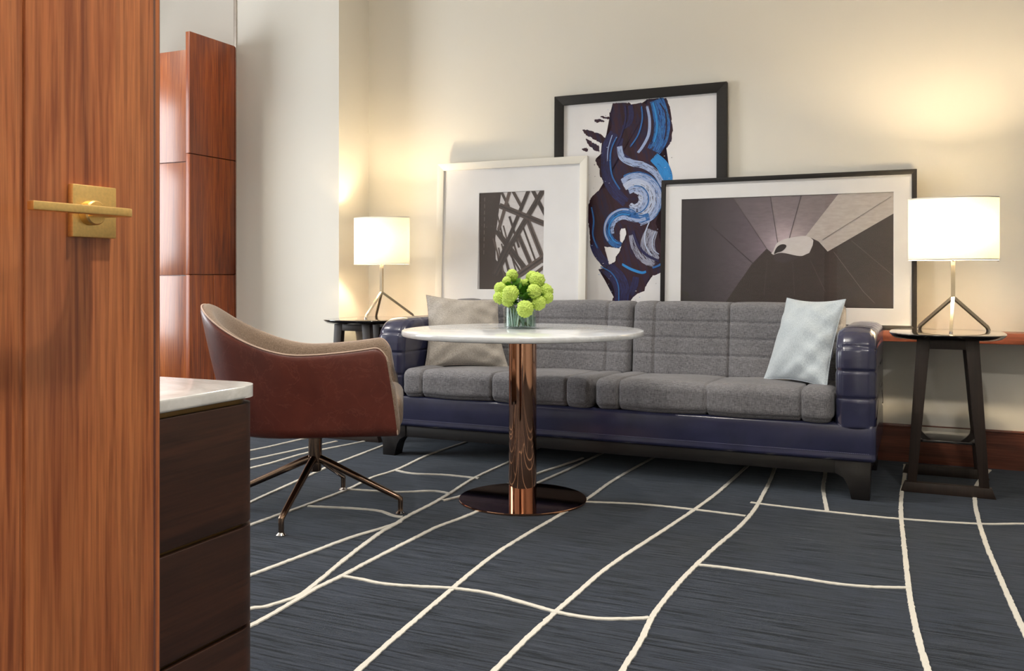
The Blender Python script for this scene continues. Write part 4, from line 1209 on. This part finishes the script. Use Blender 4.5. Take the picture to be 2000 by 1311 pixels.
SB = [('blue', 0.0513, [(0.639, 1.322), (0.661, 1.243), (0.672, 1.164), (0.66, 1.086), (0.625, 1.019)]), ('pale', 0.0089, [(0.583, 1.289), (0.599, 1.208), (0.594, 1.12), (0.559, 1.052), (0.528, 1.014)]), ('navy', 0.0158, [(0.48, 1.302), (0.488, 1.246), (0.474, 1.197), (0.436, 1.17)]), ('navy', 0.0336, [(0.382, 1.144), (0.342, 1.075), (0.332, 0.985), (0.343, 0.873), (0.384, 0.791), (0.457, 0.718)]), ('navy', 0.0197, [(0.424, 1.111), (0.414, 1.051), (0.435, 0.999), (0.487, 0.967)]), ('sky', 0.0355, [(0.625, 0.984), (0.676, 0.932), (0.703, 0.867), (0.703, 0.818)]), ('pale', 0.0237, [(0.424, 1.045), (0.456, 0.993), (0.528, 0.959), (0.61, 0.92), (0.676, 0.838)]), ('pale', 0.0454, [(0.43, 0.919), (0.508, 0.906), (0.59, 0.862), (0.639, 0.791), (0.643, 0.712), (0.606, 0.644), (0.54, 0.616)]), ('white', 0.0355, [(0.436, 0.854), (0.508, 0.836), (0.568, 0.794), (0.586, 0.733), (0.56, 0.675), (0.509, 0.652), (0.473, 0.683)]), ('dark', 0.0138, [(0.467, 0.758), (0.503, 0.751), (0.548, 0.737)]), ('blue', 0.0395, [(0.56, 0.62), (0.488, 0.659), (0.421, 0.659), (0.366, 0.62), (0.345, 0.55), (0.364, 0.49), (0.411, 0.467)]), ('pale', 0.0118, [(0.53, 0.636), (0.468, 0.673), (0.405, 0.675), (0.344, 0.636), (0.321, 0.581)]), ('dark', 0.0257, [(0.432, 0.609), (0.489, 0.607), (0.54, 0.566), (0.561, 0.506)]), ('streak', 0.0434, [(0.617, 0.555), (0.592, 0.486), (0.597, 0.427), (0.633, 0.367)]), ('streak', 0.0178, [(0.489, 0.527), (0.51, 0.447), (0.561, 0.377), (0.633, 0.347)]), ('sky', 0.0079, [(0.433, 0.353), (0.49, 0.323), (0.552, 0.303), (0.582, 0.308)]), ('navy', 0.0257, [(0.249, 0.481), (0.285, 0.41), (0.346, 0.347)]), ('navy', 0.0474, [(0.338, 0.334), (0.407, 0.268), (0.433, 0.198), (0.429, 0.12)]), ('navy', 0.0217, [(0.521, 0.278), (0.511, 0.229), (0.48, 0.169)]), ('dark', 0.0118, [(0.257, 0.715), (0.247, 0.613), (0.263, 0.512)])]
def rough_outline(pts, amp, per=7):
    out = []
    P = [np.array(p) for p in pts]
    for i in range(len(P)):
        a, b_ = P[i], P[(i + 1) % len(P)]
        d = b_ - a; n_ = np.array([-d[1], d[0]]) / (np.linalg.norm(d) + 1e-9)
        k_ = max(1, int(np.linalg.norm(d) / 0.006))
        for k in range(k_): out.append(tuple(a + d * k / k_ + n_ * rng.normal(0, amp)))
    return out
def painting(parent):
    bm = bmesh.new(); uvl = bm.loops.layers.uv.new('UVMap')
    keys = ['sheet', 'dark', 'navy', 'blue', 'sky', 'pale', 'white', 'streak']
    lev = [0]
    Y0 = 0.0165
    def poly(pts, key):
        y = Y0 - 0.00008 * min(lev[0], 90); lev[0] += 1
        f = bm.faces.new([bm.verts.new((p[0], y, p[1])) for p in pts])
        f.material_index = keys.index(key)
        for lp in f.loops: lp[uvl].uv = (lp.vert.co.z * 1.5, lp.vert.co.x * 2 + 0.5 * lp.vert.co.z)
        bmesh.ops.triangulate(bm, faces=[f])
    def stroke(pts, hw, key):
        y = Y0 - 0.00008 * lev[0]; lev[0] += 1
        C = np.array(spline(pts, 14)); n_ = len(C)
        T = np.gradient(C, axis=0); T /= np.linalg.norm(T, axis=1, keepdims=True) + 1e-9
        Nn = np.stack([-T[:, 1], T[:, 0]], 1)
        sl = np.r_[0, np.cumsum(np.linalg.norm(np.diff(C, axis=0), axis=1))]
        na = max(4, int(hw * 2 / 0.0022))
        off = rng.uniform(0, 9)
        cols_ = np.linspace(-1, 1, na + 1)
        for j in range(na):                         # bristle by bristle, with ragged ends
            e0 = int(abs(rng.normal(0, 1.2))); e1 = n_ - 1 - int(abs(rng.normal(0, 1.6)))
            taper = lambda i: (0.82 + 0.18 * math.sin(math.pi * i / (n_ - 1)))
            prev = None; gap = 0
            for i in range(e0, e1 + 1):
                w_ = hw * taper(i)
                if gap > 0: gap -= 1; prev = None; continue
                if key in ('pale', 'white', 'streak', 'blue') and hw > 0.01 and rng.random() < 0.013 * (1 + 2.5 * i / n_): gap = int(rng.integers(2, 8))
                a = C[i] + Nn[i] * w_ * cols_[j]; b_ = C[i] + Nn[i] * w_ * cols_[j + 1]
                if not (0.058 < a[0] < 0.996 and 0.058 < a[1] < 1.3305): prev = None; continue
                cur = (bm.verts.new((a[0], y, a[1])), bm.verts.new((b_[0], y, b_[1])))
                if prev:
                    f = bm.faces.new((prev[0], prev[1], cur[1], cur[0])); f.material_index = keys.index(key)
                    uv = [(sl[i - 1] * 6 + off, j / na + off), (sl[i - 1] * 6 + off, (j + 1) / na + off), (sl[i] * 6 + off, (j + 1) / na + off), (sl[i] * 6 + off, j / na + off)]
                    for lp, q in zip(f.loops, uv): lp[uvl].uv = q
                prev = cur
    poly([(0.05, 0.05), (1.003, 0.05), (1.003, 1.34), (0.05, 1.34)], 'sheet')
    poly(rough_outline(PB['mass'], 0.0016), 'dark')
    for k in ('sp1', 'sp2', 'sp3', 'sp4', 'sp5'): poly(rough_outline(PB[k], 0.002), 'dark')
    def arc(cx, cz, r0, r1, a0, a1, n_=9):
        return [(cx + (r0 + (r1 - r0) * k / (n_ - 1)) * math.cos(math.radians(a0 + (a1 - a0) * k / (n_ - 1))),
                 cz + (r0 + (r1 - r0) * k / (n_ - 1)) * math.sin(math.radians(a0 + (a1 - a0) * k / (n_ - 1)))) for k in range(n_)]
    for k, (key, hw, pts) in enumerate(SB):
        if k in (6, 7, 8, 9, 10, 11): continue
        stroke(pts, hw, key)
    sw = (0.513, 0.737)
    stroke([(0.415, 1.06), (0.43, 0.995), (0.49, 0.957), (0.57, 0.935), (0.64, 0.885), (0.69, 0.80)], 0.020, 'pale')
    stroke(arc(*sw, 0.150, 0.150, 118, -62), 0.018, 'blue')
    stroke(arc(*sw, 0.132, 0.140, 128, -80), 0.026, 'pale')
    stroke(arc(*sw, 0.100, 0.100, 132, -108), 0.024, 'white')
    stroke(arc(*sw, 0.064, 0.066, 128, -128), 0.022, 'pale')
    stroke(arc(*sw, 0.034, 0.040, 100, -140), 0.014, 'white')
    stroke(arc(*sw, 0.116, 0.120, 100, -95), 0.005, 'white')
    stroke(arc(*sw, 0.082, 0.084, 95, -110), 0.004, 'blue')
    stroke([(0.478, 0.757), (0.503, 0.765), (0.532, 0.752)], 0.011, 'dark')
    stroke([(0.47, 0.735), (0.50, 0.725), (0.53, 0.738)], 0.005, 'dark')
    lb = (0.442, 0.560)
    stroke([(0.60, 0.635), (0.545, 0.622), (0.50, 0.640)] + arc(*lb, 0.105, 0.098, 62, 262), 0.026, 'blue')
    stroke([(0.58, 0.622), (0.53, 0.612)] + arc(*lb, 0.072, 0.070, 58, 200), 0.012, 'pale')
    stroke(arc(*lb, 0.121, 0.116, 75, 215), 0.006, 'pale')
    stroke(arc(*lb, 0.094, 0.088, 66, 250), 0.004, 'sky')
    thin = [('dark', 0.0035, [(0.66, 1.30), (0.694, 1.24), (0.70, 1.15), (0.688, 1.08)]), ('sky', 0.006, [(0.62, 1.31), (0.638, 1.23), (0.645, 1.15), (0.628, 1.07)]),
            ('dark', 0.003, [(0.60, 1.31), (0.618, 1.22), (0.622, 1.13), (0.60, 1.05)]),
            ('blue', 0.005, [(0.40, 1.12), (0.366, 1.05), (0.358, 0.97), (0.372, 0.88), (0.42, 0.80)]), ('navy', 0.006, [(0.45, 1.30), (0.452, 1.22), (0.43, 1.14), (0.40, 1.06)]),
            ('pale', 0.003, [(0.37, 1.13), (0.345, 1.05), (0.34, 0.97)]), ('blue', 0.005, [(0.55, 1.29), (0.555, 1.21), (0.53, 1.12), (0.48, 1.05)]),
            ('blue', 0.004, [(0.30, 0.34), (0.37, 0.30), (0.41, 0.23), (0.415, 0.13)]), ('navy', 0.008, [(0.50, 0.55), (0.53, 0.47), (0.58, 0.41), (0.66, 0.37)]),
            ('blue', 0.006, [(0.62, 0.33), (0.66, 0.345), (0.695, 0.37)]), ('blue', 0.005, [(0.24, 0.70), (0.255, 0.62), (0.25, 0.53), (0.28, 0.45)]),
            ('white', 0.004, [(0.60, 0.60), (0.575, 0.53), (0.58, 0.46), (0.62, 0.40)]), ('white', 0.003, [(0.64, 0.55), (0.62, 0.49), (0.625, 0.44), (0.66, 0.41)])]
    for key, hw, pts in thin: stroke(pts, hw, key)
    for k in ('hole1', 'hole2'): poly(rough_outline(PB[k], 0.0012), 'sheet')
    for _ in range(60):                               # flecks of bare paper along the dry strokes
        q = random.choice(PB['mass'][10:60]); x = q[0] + random.gauss(0, 0.03); z = q[1] + random.gauss(0, 0.03)
        s_ = random.uniform(0.0012, 0.003)
        if 0.08 < x < 0.98 and 0.08 < z < 1.3: poly([(x - s_ * 2, z), (x, z - s_ * 0.6), (x + s_ * 2, z + s_ * 0.4), (x, z + s_)], random.choice(['sheet', 'pale', 'dark']))
    for f in bm.faces:
        f.normal_update()
        if f.normal.y > 0: f.normal_flip()
    me = bpy.data.meshes.new('painted_sheet'); bm.to_mesh(me); bm.free()
    for k in keys: me.materials.append(PM[k])
    o = bpy.data.objects.new('painted_sheet', me); COL.objects.link(o); o.parent = parent
    return o
painting(pb)

# wide black frame: spiral of concrete
pl_ = picture('framed_photograph', 'wide black framed photograph of a spiralling concrete vault, rightmost on the ledge', -1.3756, 5.085, 5.123, 1.3535, 0.839, 0.0245, 0.033,
              M['black_frame'], (0.1155, 0.1105, 1.2435, 0.7265))
LP = {'a': [(0.116, 0.727), (0.409, 0.724), (0.595, 0.435), (0.514, 0.35), (0.373, 0.131), (0.352, 0.091), (0.124, 0.087)], 'b': [(0.409, 0.724), (0.613, 0.723), (0.654, 0.468), (0.63, 0.406), (0.595, 0.435)], 'c': [(0.613, 0.723), (0.776, 0.722), (0.716, 0.492), (0.654, 0.468)], 'd': [(0.776, 0.722), (0.968, 0.724), (0.801, 0.501), (0.716, 0.492)], 'e': [(0.968, 0.724), (1.243, 0.724), (1.243, 0.612), (0.915, 0.415), (0.869, 0.47), (0.831, 0.49), (0.801, 0.501)], 'g': [(0.615, 0.396), (0.63, 0.422), (0.654, 0.468), (0.716, 0.492), (0.801, 0.501), (0.84, 0.478), (0.842, 0.45), (0.821, 0.409), (0.773, 0.392), (0.675, 0.411)], 'f': [(0.347, 0.091), (0.373, 0.136), (0.444, 0.246), (0.52, 0.35), (0.595, 0.427), (0.63, 0.401), (0.64, 0.365), (0.695, 0.355), (0.753, 0.378), (0.821, 0.409), (0.838, 0.45), (0.842, 0.478), (0.874, 0.459), (0.915, 0.415), (1.243, 0.612), (1.244, 0.11)], 'eye': [(0.635, 0.406), (0.65, 0.442), (0.674, 0.457), (0.696, 0.455), (0.699, 0.442), (0.679, 0.421), (0.655, 0.413)]}
LL = [[(0.946, 0.413), (1.096, 0.199), (1.151, 0.14)], [(1.035, 0.472), (1.243, 0.283)], [(0.826, 0.369), (0.904, 0.198)], [(0.734, 0.359), (0.745, 0.176)], [(0.6, 0.371), (0.582, 0.175)], [(0.252, 0.602), (0.525, 0.35)], [(1.231, 0.701), (0.888, 0.479)], [(0.409, 0.724), (0.595, 0.435)], [(0.613, 0.723), (0.654, 0.468)], [(0.776, 0.722), (0.716, 0.492)]]
CC = (0.70, 0.45)
for k in ('g', 'eye'): LP[k] = [tuple(map(float, q)) for q in spline(LP[k], 5, True)]
def shade(col, glow, far):
    def f(x, z):
        d = math.hypot(x - CC[0], z - CC[1])
        g = max(0.35, 1 + glow * math.exp(-(d / 0.11) ** 2) + 0.25 * glow * math.exp(-(d / 0.3) ** 2) - far * max(0, (0.55 - x)) * 1.2)
        return (col[0] * g, col[1] * g, col[2] * g, 1)
    return f
lay = [([(0.10, 0.10), (1.26, 0.10), (1.26, 0.74), (0.10, 0.74)], srgb(70, 60, 62), 0, 0)]
for k, col, glow, far in (('a', srgb(92, 82, 90), 2.6, 1.7), ('b', srgb(106, 96, 102), 2.4, 0.9), ('c', srgb(122, 111, 116), 1.9, 0.3), ('d', srgb(132, 121, 124), 1.4, 0.0),
                          ('e', srgb(194, 186, 182), 0.2, 0.0), ('g', srgb(222, 216, 216), 0.0, 0.0), ('f', srgb(60, 50, 48), 0.3, 0.0), ('eye', srgb(50, 43, 44), 0, 0)):
    lay.append((LP[k], shade(col, glow, far), 0 if k == 'eye' else 4, {'g': 2, 'f': 3, 'eye': 4}.get(k, 1)))
print_layers_lines = [(0, 5, srgb(104, 94, 90)), (1, 2, srgb(92, 82, 78)), (2, 3, srgb(84, 73, 70)), (3, 4, srgb(80, 70, 67)), (4, 5, srgb(78, 68, 65)), (5, 6, srgb(66, 58, 62)),
                      (6, 7, srgb(138, 128, 124)), (7, 8, srgb(84, 75, 78)), (8, 9, srgb(74, 66, 68)), (9, 10, srgb(84, 76, 78))]
for k, _, col in print_layers_lines: lay.append((thick_line(LL[k], 0.0014), col, 0, 5))
print_mesh('print', lay, pl_, 0.0185, 0.0005)
